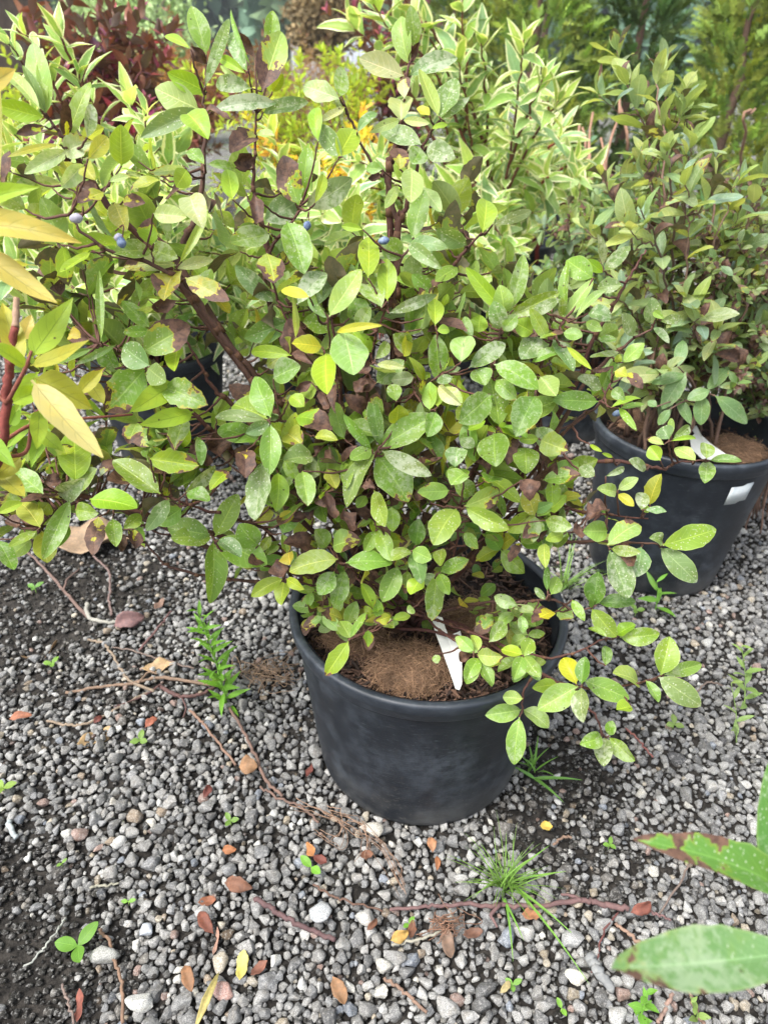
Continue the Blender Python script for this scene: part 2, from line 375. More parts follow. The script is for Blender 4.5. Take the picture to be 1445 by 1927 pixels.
def gravel():
    g = np.random.default_rng(11)
    R3, T3 = rock_variants(30, 3, 5, 16, .42); R2, T2 = rock_variants(26, 2, 6, 12, .46); R1, T1 = rock_variants(10, 1, 8, 4)
    grid = {}; cs = .02; placed = []
    def ok(x, y, r, k):
        cx, cy = int(x//cs), int(y//cs); m = int((r+.02)//cs)+1
        for ii in range(cx-m, cx+m+1):
            for jj in range(cy-m, cy+m+1):
                for (x2, y2, r2) in grid.get((ii, jj), ()):
                    if (x-x2)**2+(y-y2)**2 < (k*(r+r2))**2: return False
        return True
    def inpot(x, y, r):
        return (x-POT1[0])**2+(y-POT1[1])**2 < (.168+r*.2)**2 or (x-POT2[0])**2+(y-POT2[1])**2 < (.142+r*.2)**2
    pal = [(.185, .183, .178), (.15, .15, .148), (.225, .222, .215), (.13, .13, .13), (.27, .268, .26), (.165, .167, .170), (.20, .196, .188), (.11, .11, .11)]
    odd = [(.25, .215, .165), (.36, .35, .32), (.20, .16, .12), (.21, .15, .13), (.38, .38, .365), (.15, .165, .19), (.06, .06, .062), (.30, .27, .22)]
    passes = [(3400, .0092, .0138, .72), (26000, .0064, .0096, .70), (56000, .0043, .0068, .68), (52000, .0027, .0045, .66)]
    for n, r0, r1, k in passes:
        for _ in range(n):
            y = .16+g.random()**1.25*3.05 if r0 > .004 else .20+g.random()**1.5*1.7
            hw = .58+y*.74; x = g.uniform(-hw, hw+.06); r = g.uniform(r0, r1)
            b = bare(x, y)
            if g.random() < b*(1.45 if r0 > .0045 else 1.0): continue
            # larger stones toward the bottom of the picture and along the left and right
            if r > .0098 and g.random() > .30+.70*math.exp(-((y-.5)/.35)**2): continue
            if inpot(x, y, r) or not ok(x, y, r, k): continue
            grid.setdefault((int(x//cs), int(y//cs)), []).append((x, y, r)); placed.append((x, y, r, b))
    Vs, Ts, Cs, n = [], [], [], 0
    for (x, y, r, b) in placed:
        lod = 3 if (r > .0062 and y < 1.05) else (2 if r > .0045 and y < 2.0 else 1)
        Rv, T = ((R1, T1), (R2, T2), (R3, T3))[lod-1]
        V = Rv[g.integers(len(Rv))]*r*1.22
        an = g.uniform(0, 6.28); c, s_ = math.cos(an), math.sin(an); tl = g.normal()*.35; ct, st = math.cos(tl), math.sin(tl)
        V = V@np.array([[1, 0, 0], [0, ct, -st], [0, st, ct]])@np.array([[c, -s_, 0], [s_, c, 0], [0, 0, 1]])
        V = V+[x, y, gz(x, y)+r*g.uniform(.0, .5)]
        cc = np.array(pal[g.integers(len(pal))] if g.random() < .88 else odd[g.integers(len(odd))])*g.uniform(.84, 1.28)
        if r < .0045 and g.random() < .5: cc = cc*.4
        if b > .3 and g.random() < b*.6: cc = cc*np.array([.42, .40, .38])
        Vs.append(V); Ts.append(T+n); n += len(V); Cs.append(np.tile([*cc, 1], (len(V), 1)))
    # crumbs of black soil between the stones
    for _ in range(30000):
        y = .30+g.random()**1.4*1.7; hw = .5+y*.72; x = g.uniform(-hw, hw)
        if g.random() > .2+bare(x, y)*1.3 or inpot(x, y, 0): continue
        r = g.uniform(.0015, .0055); V = R1[g.integers(len(R1))]*r+[x, y, gz(x, y)+r*.3]
        q = g.uniform(.010, .032); Vs.append(V); Ts.append(T1+n); n += len(V); Cs.append(np.tile([q*1.05, q, q*.9, 1], (len(V), 1)))
    # coarse far gravel
    for _ in range(5000):
        y = g.uniform(2.0, 4.6); x = g.uniform(-y*.6, y*.8); r = g.uniform(.006, .013)
        V = R1[g.integers(len(R1))]*r+[x, y, r*.3]; cc = np.array(pal[g.integers(len(pal))])*g.uniform(.9, 1.6)
        Vs.append(V); Ts.append(T1+n); n += len(V); Cs.append(np.tile([*cc, 1], (len(V), 1)))
    o = mesh_obj('gravel', np.concatenate(Vs), [np.concatenate(Ts)], M['stone'], None, True, {'tint': np.concatenate(Cs)})
    return tag(o, 'loose grey gravel with dark soil between the stones', 'gravel', None, 'stuff')
gravel()

# ---------------------------------------------------------------- nursery pots
def make_pot(c, H, rt, rb, label, group, sticker=False, lean=0, dent=0):
    root = empty('nursery_pot', (c[0], c[1], 0), label, 'plant pot', group)
    k = .034; rw = rt-.011     # wall radius just under the rim band
    prof = [(rb-.02, .004), (rb-.004, .002), (rb, .008), (rb+.002, .02)]
    for t_ in np.linspace(.1, 1, 9): prof.append((rb+.002+(rw-rb-.002)*t_, .02+(H-k-.02)*t_))
    V, F_ = lathe(prof, 128, (c[0], c[1], 0))
    th = np.arctan2(V[:, 1]-c[1], V[:, 0]-c[0]); zz = V[:, 2]
    wob = 1+dent*(.006*np.sin(2*th+.7)+.004*np.sin(3*th+zz*9))*np.minimum(1, zz/.1)
    V[:, 0] = c[0]+(V[:, 0]-c[0])*wob; V[:, 1] = c[1]+(V[:, 1]-c[1])*wob
    body = MB(); body.add(V, [F_])
    inner = [(rw-.004, H-.004)]+[(rw-.004-(rw-rb)*t_, H-.004-(H-.06)*t_) for t_ in np.linspace(.08, 1, 14)]
    inner = [(r_+.0012*(q % 2), z_) for q, (r_, z_) in enumerate(inner)][::-1]
    V2, F2 = lathe(inner, 128, (c[0], c[1], 0)); body.add(V2, [[f[::-1] for f in F2]])
    body.build('pot_body', M['pot'], root)
    rp = [(rw-.0015, H-k-.004), (rw+.004, H-k-.001), (rw+.0065, H-k+.003), (rw+.0072, H-k+.012), (rw+.0105, H-.018), (rt-.001, H-.010), (rt, H-.005), (rt-.0015, H-.001), (rt-.005, H), (rw+.001, H-.0008), (rw-.002, H-.003), (rw-.0035, H-.010)]
    V3, F3 = lathe(rp, 128, (c[0], c[1], 0)); rm = MB(); rm.add(V3, [F3]); rm.build('pot_rim', M['rim'], root)
    if sticker:
        a0, a1 = sticker; S_, Z_ = [], (H-.10, H-.055)
        V4 = []
        for z_ in Z_:
            r_ = rb+(rw-rb)*(z_-.02)/(H-k-.02)+.0022
            for q in range(7):
                t_ = a0+(a1-a0)*q/6; V4.append((c[0]+r_*math.cos(t_), c[1]+r_*math.sin(t_), z_+(.004 if q > 3 else 0)))
        n = 7; f4 = [(q, q+1, n+q+1, n+q) for q in range(6)]
        st = MB(); st.add(V4, [f4]); s_o = st.build('sticker', M['sticker'], root); so_ = s_o.modifiers.new('t', 'SOLIDIFY'); so_.thickness = .0006; s_o['label'] = 'blank off-white paper sticker on the pot wall'
    return root
def copy_tree(o, parent=None):
    c = o.copy(); col.objects.link(c); c.parent = parent
    for ch in o.children: copy_tree(ch, c)
    return c
pot1 = make_pot(POT1, .3236, .215, .1755, 'large black nursery pot in the middle holding the nearest shrub', None, False, 0, 1)
pot2 = make_pot(POT2, .3797, .2038, .1493, 'tall black nursery pot with a white sticker, on the right', None, (-1.40, -1.12), 0, .6)
bgpots = []
pots_bg = [(-.68, 1.95, 1.0, 'black nursery pot half hidden behind yellowing leaves on the left'),
           (-.22, 2.30, 1.0, 'dark pot seen through the main shrub, left of centre'),
           (.38, 2.75, 1.0, 'dark pot behind the main shrub under the variegated dogwood'),
           (.62, 3.60, 1.0, 'dark pot at the foot of the red dogwood stem'),
           (1.28, 1.75, 1.0, 'dark pot at the right edge behind the stickered pot'),
           (1.02, 5.1, 1.0, 'pot far back in front of the evergreens, left of the bare canes'),
           (1.70, 5.2, 1.0, 'pot far back in front of the evergreens at the bare canes'),
           (.62, 2.15, .8, 'small dark pot between the two honeyberry shrubs'),
           (-1.15, 2.75, 1.0, 'dark pot under the purple-leaved shrub')]
for q, (x, y, s_, lb) in enumerate(pots_bg):
    if q == 0: o = make_pot((x, y), .34, .20, .155, lb, 'black nursery pots in the rows behind', False, 0, .5)
    else: o = copy_tree(bgpots[0]); o.location = (x, y, 0); o['label'] = lb
    o.scale = (s_, s_, s_); bgpots.append(o)

# soil and bark in the pots
def fill(c, r, z, label, chips=260, seed=0):
    g = np.random.default_rng(seed); mb = MB(); n = 40; pts = []
    rr = np.linspace(0, 1, 12); th = np.linspace(0, 2*math.pi, n, endpoint=False)
    V = [(c[0]+a_*r*math.cos(t_), c[1]+a_*r*math.sin(t_), z+g.normal()*.004-(.01*a_**3)) for a_ in rr for t_ in th]
    F_ = [(q*n+k, q*n+(k+1) % n, (q+1)*n+(k+1) % n, (q+1)*n+k) for q in range(11) for k in range(n)]
    mb.add(V, [F_], (.022, .014, .010, 1))
    for _ in range(chips):
        a_ = math.sqrt(g.random())*r*.97; t_ = g.uniform(0, 6.28); p = np.array([c[0]+a_*math.cos(t_), c[1]+a_*math.sin(t_), z+g.uniform(0, .008)])
        d = nrm([g.normal(), g.normal(), g.normal()*.35]); L = g.uniform(.003, .010); wv = nrm(np.cross(d, [0, 0, 1]))*g.uniform(.0008, .0022); up = np.array([0, 0, g.uniform(.001, .003)])
        v = [p-d*L+wv, p-d*L-wv, p+d*L-wv*.6, p+d*L+wv*.6]; v = v+[q_+up for q_ in v]
        cc = np.array([(.045, .025, .018), (.075, .043, .030), (.022, .014, .011), (.12, .07, .048)][g.integers(4)])*g.uniform(.7, 1.2)
        mb.add(v, [[(0, 1, 2, 3)[::-1], (4, 5, 6, 7), (0, 1, 5, 4), (1, 2, 6, 5), (2, 3, 7, 6), (3, 0, 4, 7)]], (*cc, 1))
    o = mb.build('potting_bark', M['twig'], None, False); recenter(o, (c[0], c[1], z)); return tag(o, label, 'potting soil')
fill(POT1, .196, .282, 'dark potting bark filling the nearest pot around the coir mats', 3200, 1)
fill(POT2, .186, .325, 'dark potting bark inside the stickered pot on the right', 500, 2)
for q, (x, y, s_, lb) in enumerate(pots_bg):
    fill((x, y), .17*s_, .29*s_, 'potting soil in the '+lb.split(',')[0], 60, 5+q)

def coir(c, rx, ry, h, rot, label, seed, nf=900):
    g = np.random.default_rng(seed); mb = MB(); n = 44; m = 12; V = []
    ca, sa = math.cos(rot), math.sin(rot)
    def pt(a_, t_, dz=0):
        k = 1+.07*math.sin(3*t_+seed)+.04*math.sin(5*t_+seed*2)
        x, y = a_*rx*k*math.cos(t_), a_*ry*k*math.sin(t_)
        return np.array([c[0]+x*ca-y*sa, c[1]+x*sa+y*ca, c[2]+h*(1-a_**3.2)+.004*math.sin(7*x/rx+seed)*(1-a_)+dz])
    for q in range(m):
        for k in range(n): V.append(pt(q/(m-1), 2*math.pi*k/n, g.normal()*.0012))
    F_ = [(q*n+k, q*n+(k+1) % n, (q+1)*n+(k+1) % n, (q+1)*n+k) for q in range(m-1) for k in range(n)]
    mb.add(V, [F_], (.13, .078, .046, 1))
    for _ in range(nf):
        a_ = math.sqrt(g.random())*1.03; t_ = g.uniform(0, 6.28); p = pt(min(a_, 1), t_, .001)
        d = nrm([g.normal(), g.normal(), g.normal()*.25]); L = g.uniform(.012, .04); bnd = nrm(g.normal(size=3))*L*.3
        pts = [p-d*L*.5, p+bnd*.5+np.array([0, 0, g.uniform(0, .004)]), p+d*L*.5]
        cc = np.array([.27, .17, .105])*g.uniform(.45, 1.5)
        mb.tube(smooth_line(pts, 3), .00035, .0002, 3, (*cc, 1))
    o = mb.build('coir_mat', M['twig']); recenter(o, c); return tag(o, label, 'coir mat', 'brown coconut fibre mats lying in the pots')
def onsoil(px, py, z): return G(px, py, z)
c1 = onsoil(775, 1262, .285); coir(c1, .066, .050, .026, .1, 'front brown coir mat in the nearest pot, beside the white tag', 1, 1500)
c2 = onsoil(900, 1175, .285); coir(c2, .074, .052, .024, .4, 'brown coir mat behind the white tag in the nearest pot', 2, 1200)
c3 = onsoil(672, 1195, .285); coir(c3, .055, .048, .016, -.5, 'shaded coir mat at the left inside of the nearest pot', 3, 900)
c4 = onsoil(1375, 850, .327); coir(c4, .075, .060, .020, .2, 'coir mat with frayed edge right of the tag in the stickered pot', 4, 900)
c5 = onsoil(1205, 795, .327); coir(c5, .060, .070, .014, .2, 'flat coir mat left of the tag in the stickered pot', 5, 500)

def plate(outline, z0, z1, name, mat, label, cat, bow=.004):
    """a flat plastic label cut to an outline, leaning in the pot"""
    ys = [q[1] for q in outline]; y0, y1 = min(ys), max(ys); pts = []
    for (x, y) in outline:
        t_ = (y-y0)/(y1-y0); pts.append(G(x, y, z0+(z1-z0)*t_+bow*math.sin(t_*3.1)))
    c_ = np.mean(pts, 0); V = [c_]+pts; n = len(pts)
    mb = MB(); mb.add(V, [[(0, k+1, (k+1) % n+1) for k in range(n)]]); o = mb.build(name, mat, None, False); recenter(o, c_); md = o.modifiers.new('t', 'SOLIDIFY'); md.thickness = .0012
    return tag(o, label, cat)
plate([(813, 1166), (822, 1160), (832, 1163), (838, 1182), (845, 1197), (856, 1192), (866, 1188), (869, 1204), (866, 1214), (869, 1236), (869, 1288), (864, 1299), (857, 1297), (843, 1256), (829, 1218), (818, 1188)], .338, .304, 'plant_tag', M['white'], 'white plastic plant tag stuck in the nearest pot, slanting over the coir', 'plant tag')
plate([(1296, 803), (1310, 802), (1320, 820), (1340, 838), (1366, 856), (1362, 866), (1322, 866), (1300, 845), (1297, 826), (1306, 816)], .362, .350, 'plant_tag', M['white'], 'white plastic plant tag in the stickered pot on the right', 'plant tag')
# ---------------------------------------------------------------- the honeyberry shrub in the nearest pot
PAL = {'g': (.205, .34, .055), 'b': (.185, .285, .095), 'y': (.29, .44, .04), 'l': (.31, .45, .10), 'p': (.40, .49, .19), 'o': (.36, .40, .06),
       'Y': (.46, .46, .05), 'd': (.12, .24, .035), 's': (.12, .06, .05)}
TILES = {1: (0, 0, 3.01), 2: (400, 0, 3.01), 3: (0, 400, 3.01), 4: (400, 400, 3.01), 5: (800, 400, 3.01), 6: (0, 800, 3.01), 7: (400, 800, 3.01), 8: (850, 800, 3.01), 9: (450, 950, 1.452)}
HERO = """
1: 265 650 190 240 150 l 0; 265 650 225 330 55 l 0; 250 665 -35 590 110 y 1; 230 620 20 400 80 l 0; 260 650 130 370 60 b 0; 385 800 515 465 90 l 0; 380 800 370 570 70 y 6; 255 715 95 760 60 y 7
1: 1170 310 1085 35 120 g 0; 1080 275 935 205 50 y 1; 1170 360 1080 260 70 s 9; 1160 495 1300 105 70 b 0; 1170 520 950 410 110 y 1; 1130 620 880 500 160 p 1; 1130 620 800 780 110 b 0; 1060 645 1180 790 150 y 0
1: 1165 640 1310 680 60 s 8; 690 940 685 705 140 y 0; 495 780 520 590 70 b 0; 370 870 530 800 130 p 3; 500 900 610 775 90 o 1; 385 850 140 985 90 p 2; 340 820 45 890 40 o 3; 480 930 350 1060 90 p 0; 490 940 540 1020 90 o 2
1: 445 1050 560 1100 80 s 9; 620 1030 745 1000 50 p 3; 590 1090 440 1150 90 o 5; 700 1140 825 1150 80 o 6; 650 1150 720 1310 120 o 0; 1050 950 840 975 60 p 4; 1050 960 940 1130 40 s 9; 1060 960 1000 1060 110 y 1; 1160 930 1070 850 80 g 0
1: 1315 1130 1290 960 100 y 1; 1080 1110 1150 1295 150 p 1; 860 1390 850 1235 110 y 4; 870 1210 1060 1230 110 p 0
2: 0 625 360 585 90 b 3; 285 640 545 580 90 b 2; 280 520 390 180 170 l -5; 330 330 340 60 95 g 2; 200 410 105 185 80 b 0; 215 370 105 55 28 g 0; 240 320 150 185 60 s 9; 190 415 40 330 60 y 1; 210 530 45 370 40 l 0; 220 500 20 480 100 b 0
2: 340 520 400 420 60 y 0; 250 770 100 870 130 o 6; 250 760 350 770 60 p 1; 240 900 120 920 90 s 9; 130 950 -20 930 60 g 2; 115 1130 85 960 100 y 0; 720 550 735 380 100 g 0; 720 560 515 490 120 p 3; 735 720 680 520 35 b 0; 750 610 610 690 50 p 2
2: 600 800 590 610 80 y 1; 735 890 600 710 110 b 0; 710 890 800 730 140 y 0; 820 750 930 640 60 b 0; 1115 370 1065 95 110 l -2; 1150 270 1120 30 90 g 0; 1110 370 1175 240 40 s 9; 1085 430 830 330 130 p 0; 1110 430 1385 330 110 b 0; 1085 560 1080 440 80 p 5
2: 1280 660 1170 390 90 l 0; 1290 670 1370 440 130 b 0; 1300 680 1455 550 50 b 2; 1240 730 1330 705 35 y 0; 1065 690 1070 565 150 p 1; 1080 680 1230 700 50 p 3; 1060 680 890 750 60 p 3; 1230 655 1160 610 60 Y 0; 1185 820 945 730 120 b 0; 1215 830 1370 900 120 b 0
2: 1180 840 1130 930 110 g 0; 1060 960 1050 840 110 o 6; 1125 950 1120 1150 130 p 0; 960 960 870 950 70 g 1; 950 990 880 1010 50 s 9; 1050 1050 975 1180 60 p 1; 1190 1060 1295 1200 80 p 2; 1130 1350 1200 1075 120 g -2; 515 1140 545 810 95 g 2; 490 1160 400 880 150 g 5
2: 530 1170 790 1010 130 b 0; 580 1150 630 990 60 y 1; 470 1150 300 1250 150 b 1; 240 1110 250 1270 90 s 9; 850 1300 730 1280 50 y 0; 1440 1390 1265 1300 100 b 0
3: 1015 290 1180 -10 50 l 0; 1000 300 700 310 110 p 4; 1000 320 1210 265 70 p 2; 1000 330 930 500 150 o 4; 1050 370 1300 500 120 o 5; 1000 500 860 540 70 s 9; 850 650 690 500 90 g 1; 850 670 700 680 70 g 2; 810 790 1080 640 200 g 5; 850 870 700 760 150 b 0
3: 1010 750 990 900 100 y 2; 575 730 565 330 50 g 0; 660 750 430 860 40 b 1; 530 770 190 860 60 g 0; 820 890 600 1130 220 g 4; 840 880 940 960 120 b 0; 925 990 1180 1090 170 g 4; 780 1190 730 1310 100 g 5; 1050 1170 990 1350 120 g 4; 1120 1270 1140 1430 60 g 0
3: 515 225 340 340 60 y 0; 860 220 640 230 110 g 0; 870 210 1010 260 110 g 0
4: 330 120 100 170 140 g 3; 420 50 520 350 170 g 2; 310 230 350 400 150 o 5; 360 510 130 300 110 b 1; 380 500 430 330 90 g 0; 470 710 450 470 40 l 0 n; 550 480 390 440 70 Y 0 n; 650 600 540 480 50 b 0 n; 660 590 840 320 140 l 0 n; 880 370 880 140 130 y 1
4: 480 520 640 340 130 b 0; 960 540 830 360 140 g 0; 850 600 790 490 140 g 0; 990 500 985 260 115 y 0; 1000 570 1270 465 70 b 0; 1070 260 960 150 130 g 1; 1110 180 1330 200 90 b 0; 1110 180 1300 320 80 b 0; 1390 310 1260 390 90 g 2; 1240 445 1130 350 90 g 0
4: 1260 640 1255 490 100 y 0; 1300 530 1330 460 40 y 0; 1270 670 1340 665 60 y 0; 700 680 960 640 50 Y 0 n; 740 670 800 920 210 l 2 n; 640 800 650 1030 140 y 0 n; 620 760 450 740 110 Y 3 n; 900 790 800 680 100 y 0; 920 830 990 735 60 g 0; 930 860 1090 880 50 p 2
4: 900 860 800 900 80 s 9; 435 620 180 710 130 b 0; 450 810 220 790 80 y 0; 345 940 500 870 150 g 0; 460 790 570 860 60 s 8; 680 640 510 620 130 g 3; 330 1160 240 930 140 g 1; 310 1170 120 1090 150 g 0; 310 1180 15 1160 75 b 2; 325 1190 190 1250 80 b 1
4: 330 1200 325 1485 125 g 0; 270 1300 30 1230 130 d 0; 440 1040 520 1100 90 y 3; 470 1160 680 1230 130 y 5; 420 1250 510 1320 130 o 4; 580 1270 710 1290 70 o 3; 560 960 470 1000 60 s 9; 600 1010 660 1110 60 s 9; 720 970 700 1140 60 s 9; 840 940 850 1020 100 s 8
4: 900 1340 740 1140 60 g 0; 950 1320 900 1040 90 d 0; 950 1330 1260 1150 170 g 1; 960 1350 1240 1490 100 b 0; 920 1350 760 1670 110 b 2; 930 1370 1110 1640 210 g 3; 900 1340 780 1400 100 g 0; 1040 1200 1050 1090 120 y 0; 1230 1120 1230 960 90 y 0
4: 1200 960 1110 820 60 y 0; 1140 930 1010 950 80 p 1; 1040 1070 1020 970 90 g 0; 1120 800 1020 690 110 g 0; 1280 920 1260 690 120 g 0; 1290 910 1310 750 80 y 0; 1360 930 1270 960 60 b 0; 1280 980 1410 1090 70 p 0
5: 325 115 345 -70 130 y 0; 380 70 600 -10 60 b 0; 350 120 430 165 25 y 0; 450 570 230 310 90 y 0; 450 575 420 410 120 l 0; 470 560 555 235 95 g 1; 470 590 760 450 90 g 0; 600 580 760 490 70 b 0; 430 650 390 500 110 b 0; 440 670 520 580 90 g 0
5: 610 680 500 620 110 y 2; 690 720 590 540 80 l 1; 300 680 310 580 110 y 0; 270 700 220 590 60 g 0; 790 600 810 280 60 g 0; 790 600 950 380 80 l 1; 850 600 1020 440 50 l 0; 770 590 770 480 50 g 0; 950 370 800 270 130 g 0; 1005 340 910 265 60 y 0
5: 1005 300 970 120 55 b 0; 1010 330 1160 190 80 b 0; 970 430 1110 410 90 b 0; 920 570 1050 600 100 b 0; 910 620 1000 670 60 g 0; 980 720 1080 720 50 g 0; 1180 700 1110 570 90 b 0; 1280 630 1280 480 100 b 0; 1330 615 1450 600 60 b 0; 1290 650 1380 740 45 b 0
5: 1290 560 1350 600 40 g 0; 650 700 540 830 130 b 1; 600 850 800 780 70 g 0; 800 760 940 890 40 y 1; 720 720 840 900 90 b 0; 780 680 890 700 80 g 0; 390 860 640 1000 150 g 0; 245 880 450 740 110 b 0; 200 850 230 700 150 l 0; 200 840 200 720 60 g 0
5: 70 930 200 880 60 b 0; 280 890 340 980 130 g 0; 400 950 520 1060 100 g 3; 370 1030 190 1190 160 g 1; 240 1230 340 1180 60 y 0; 620 1040 510 1270 170 d 2; 640 1280 530 1290 60 y 0; 650 930 740 1040 130 l 1; 980 1070 720 1060 110 g 2; 1000 990 860 940 100 b 0
5: 1100 790 930 820 50 g 2; 1120 850 1240 740 90 l 0; 1080 850 1100 800 40 y 0; 1060 870 950 890 35 s 7; 1070 900 1140 930 80 Y 1; 1140 910 1230 1000 70 Y 6; 1060 1000 1130 1060 70 b 0; 1050 1105 1220 1055 40 y 0; 1100 1110 1240 1085 35 g 0; 1095 1105 1195 1235 45 g 0
5: 390 1250 400 1440 170 d 0; 560 1330 570 1480 150 g 0; 655 1290 810 1350 140 l 3; 70 1100 40 970 90 y 0; 60 1130 10 1270 110 g 0; 90 1000 210 1080 90 p 0; 180 1330 170 1440 130 b 0; 280 1330 200 1280 80 b 0
6: 430 320 420 20 180 y 0; 340 400 480 300 110 b 0; 400 420 245 760 110 g 0; 250 390 90 260 130 g 0; 250 330 350 310 80 s 9; 510 420 780 470 160 y 0; 910 390 640 200 150 g 2; 850 190 1130 230 140 y 4; 960 420 830 600 90 b 2; 1040 400 1220 230 80 b 2
6: 1060 380 1190 430 100 g 0; 1030 470 880 560 100 g 0; 1200 640 970 640 120 g 0; 1190 620 950 580 150 g 2; 1210 650 1190 1010 140 g 0; 1220 630 1350 390 130 g 0; 1240 650 1365 750 100 b 0; 230 580 120 440 130 o 0; 210 600 50 690 60 g 0; 120 560 30 540 80 s 8
6: 240 600 270 780 120 o 0; 560 520 530 740 110 o 6; 640 530 660 690 90 g 0; 700 590 800 510 80 g 0; 760 590 770 700 80 o 6; 700 620 690 720 50 s 9; -10 650 80 820 110 g 1; -10 500 130 440 70 y 0; 430 480 560 500 100 g 1; 280 440 230 500 90 o 3
6: 1400 140 1390 300 120 Y 6; 1300 260 1190 370 80 y -4; 1140 80 1140 230 60 d 0
7: 280 220 240 540 150 b 2; 370 270 360 490 110 y 1; 510 260 540 460 120 g 3; 570 180 400 200 130 b 3; 440 480 400 560 80 Y 3; 260 680 150 560 140 g 0; 20 650 310 790 180 g 0; 600 690 400 670 110 g 6; 680 690 840 650 140 l 4; 710 760 435 830 140 l 2
7: 755 780 1020 780 130 g 0; 750 820 690 1040 110 g 2; 690 830 600 960 110 g 0; 400 870 220 970 90 y 0; 410 880 390 1020 90 y 0; 420 870 520 930 60 y 0; 400 860 360 760 100 s 9; 430 720 440 790 90 Y 2; 650 690 580 590 110 g 0; 920 600 860 720 80 g 1
7: 940 590 1010 770 100 g 2; 1150 680 1170 530 100 d 0; 1120 710 1010 770 90 g 0; 1130 720 1180 900 110 b 2; 1130 710 1240 760 100 g 0; 1050 800 960 1000 120 g 0; 1380 475 1250 680 160 g 3; 1290 830 1450 760 90 g 3; 1270 840 1240 1110 110 g 3; 1280 840 1340 960 80 g 0
7: 1180 860 1120 960 100 y 0; 1300 700 1290 800 70 g 0; 915 370 980 575 100 g 0; 770 190 760 360 80 g 0; 650 250 700 360 90 o 4; 640 380 690 530 70 s 9; 740 480 800 600 90 s 9; 600 390 700 450 70 s 9; 860 330 920 360 60 s 8; 870 400 820 470 70 g 0
7: 1340 370 1160 380 100 l 3; 1430 270 1350 340 130 g 0; 780 1210 720 1110 100 g 0; 780 1205 870 1065 50 g 0; 770 1225 640 1420 110 y 3; 880 1160 880 1280 70 y 5; 1010 1080 910 1110 60 Y 5; 1020 1100 1120 1080 60 y 0; 1100 1060 1140 1040 60 g 0; 1260 1300 1275 1350 50 g 0
8: 70 460 270 370 120 l 4; 80 470 325 590 110 g 2; 120 400 20 300 110 g 0; 70 610 150 700 70 g 3; 515 310 730 280 110 g 4; 400 310 440 430 110 s 8; 530 540 680 580 90 g 2; 510 540 400 640 100 g 5; 630 620 530 650 70 y 1; 525 670 530 810 70 l 2
8: 880 600 740 600 120 l 0; 760 540 880 480 110 s 9; 880 680 1060 560 130 l 4; 740 600 690 610 100 s 8; 900 700 1070 720 60 g 0; 890 710 1000 980 150 b 0; 1070 690 1040 860 120 b 1; 1190 660 1115 640 80 b 0; 1190 680 1495 590 140 g 1; 1180 695 1385 890 130 b 0
8: 960 660 1030 800 80 s 8; 1120 450 1185 275 90 Y 3; 1095 480 1215 490 50 b 0; 1070 480 1070 380 80 b 0; 1120 470 1070 480 50 y 0; 940 365 1055 300 70 l 1; 940 390 1030 460 60 Y 2; 930 380 820 360 80 l 2; 870 290 975 240 40 b 0; 1100 250 1000 200 80 b 0; 810 290 720 240 80 b 0
8: 1180 200 1120 120 90 y 0; 1200 110 1100 80 50 p 4; 1230 80 1190 10 100 b 0; 1240 90 1380 75 30 y 0; 1250 80 1345 5 60 b 0; 1240 60 1240 -40 40 g 0; 1380 200 1260 130 80 l 2; 1440 190 1430 100 90 g 0; 1450 200 1430 330 90 g 2; 1460 200 1640 205 55 b 0; 780 110 850 150 25 y 0; 910 182 850 160 25 y 0
8: 800 1020 830 830 120 d 1; 800 1030 775 955 60 d 0; 830 1010 1040 1000 90 d 2; 790 1040 930 1200 110 g 0; 930 1190 1040 1130 80 y 0; 950 1200 1175 1180 100 g 0; 880 1200 770 1150 40 g 0; 560 960 600 860 80 g 0; 540 940 540 800 40 d 0; 370 1020 240 970 80 g 0; 460 1060 360 1020 60 g 2
8: 530 990 470 920 40 b 0; 580 1060 450 1120 90 Y 5; 590 1050 690 1090 90 l 4; 680 990 750 1110 60 g 2; 210 1230 300 1120 90 g 0; 390 1080 400 1180 60 g 2; 150 1290 20 1200 80 l 1; 150 1280 110 1190 60 l 1; 150 1300 280 1350 90 l 3; 150 1320 80 1440 90 g 0; 160 1330 235 1470 60 g 0; 100 1260 45 1340 70 s 8
8: 400 1310 350 1440 90 g 0; 410 1310 500 1430 80 g 0; 400 1300 280 1270 80 y 0; 400 1310 450 1210 90 g 2; 380 1330 260 1400 70 g 0
9: 935 490 945 415 40 d 0; 920 490 885 418 55 Y 0; 925 495 815 560 70 l 0; 940 480 1065 530 60 g 0; 935 500 940 595 50 b 0; 1090 490 1020 460 60 l 1; 1070 550 1030 560 40 y 0; 1150 465 1175 360 65 g 0; 1155 465 1160 410 18 l 0; 1160 465 1262 435 40 g 0; 1145 470 1260 550 65 b 0
9: 1110 480 1145 540 30 g 0; 770 560 672 575 50 l 1; 765 580 750 710 55 g 1; 775 560 845 610 50 l 0; 775 530 720 525 40 l 0; 990 635 930 655 45 g 0; 1000 635 995 715 50 b 0; 1010 635 1080 700 45 g 1; 1010 630 1020 590 30 g 0; 640 425 620 490 45 g 0; 655 425 690 497 40 g 0
9: 650 410 720 415 45 l 3; 640 400 600 360 40 l 0; 785 425 820 480 40 g 0; 760 420 750 485 45 g 0; 1000 440 1000 385 30 d 0; 870 490 800 500 40 y 2
"""
def surf(px, py):
    t_ = min(1, max(0, (py-850)/300)); t_ = t_*t_*(3-2*t_)
    d = .80+.075*t_
    if py < 600: d -= .11*math.exp(-((px-80)/260)**2)*min(1, (600-py)/200)
    if px > 1050: d += .05*min(1, (px-1050)/150)*(1-t_)
    return d
def hsh(*a):
    return (math.sin(sum(v*(12.9898+7.233*k) for k, v in enumerate(a)))*43758.5453) % 1
crown = np.array([POT1[0]-.045, POT1[1]-.005, .285])
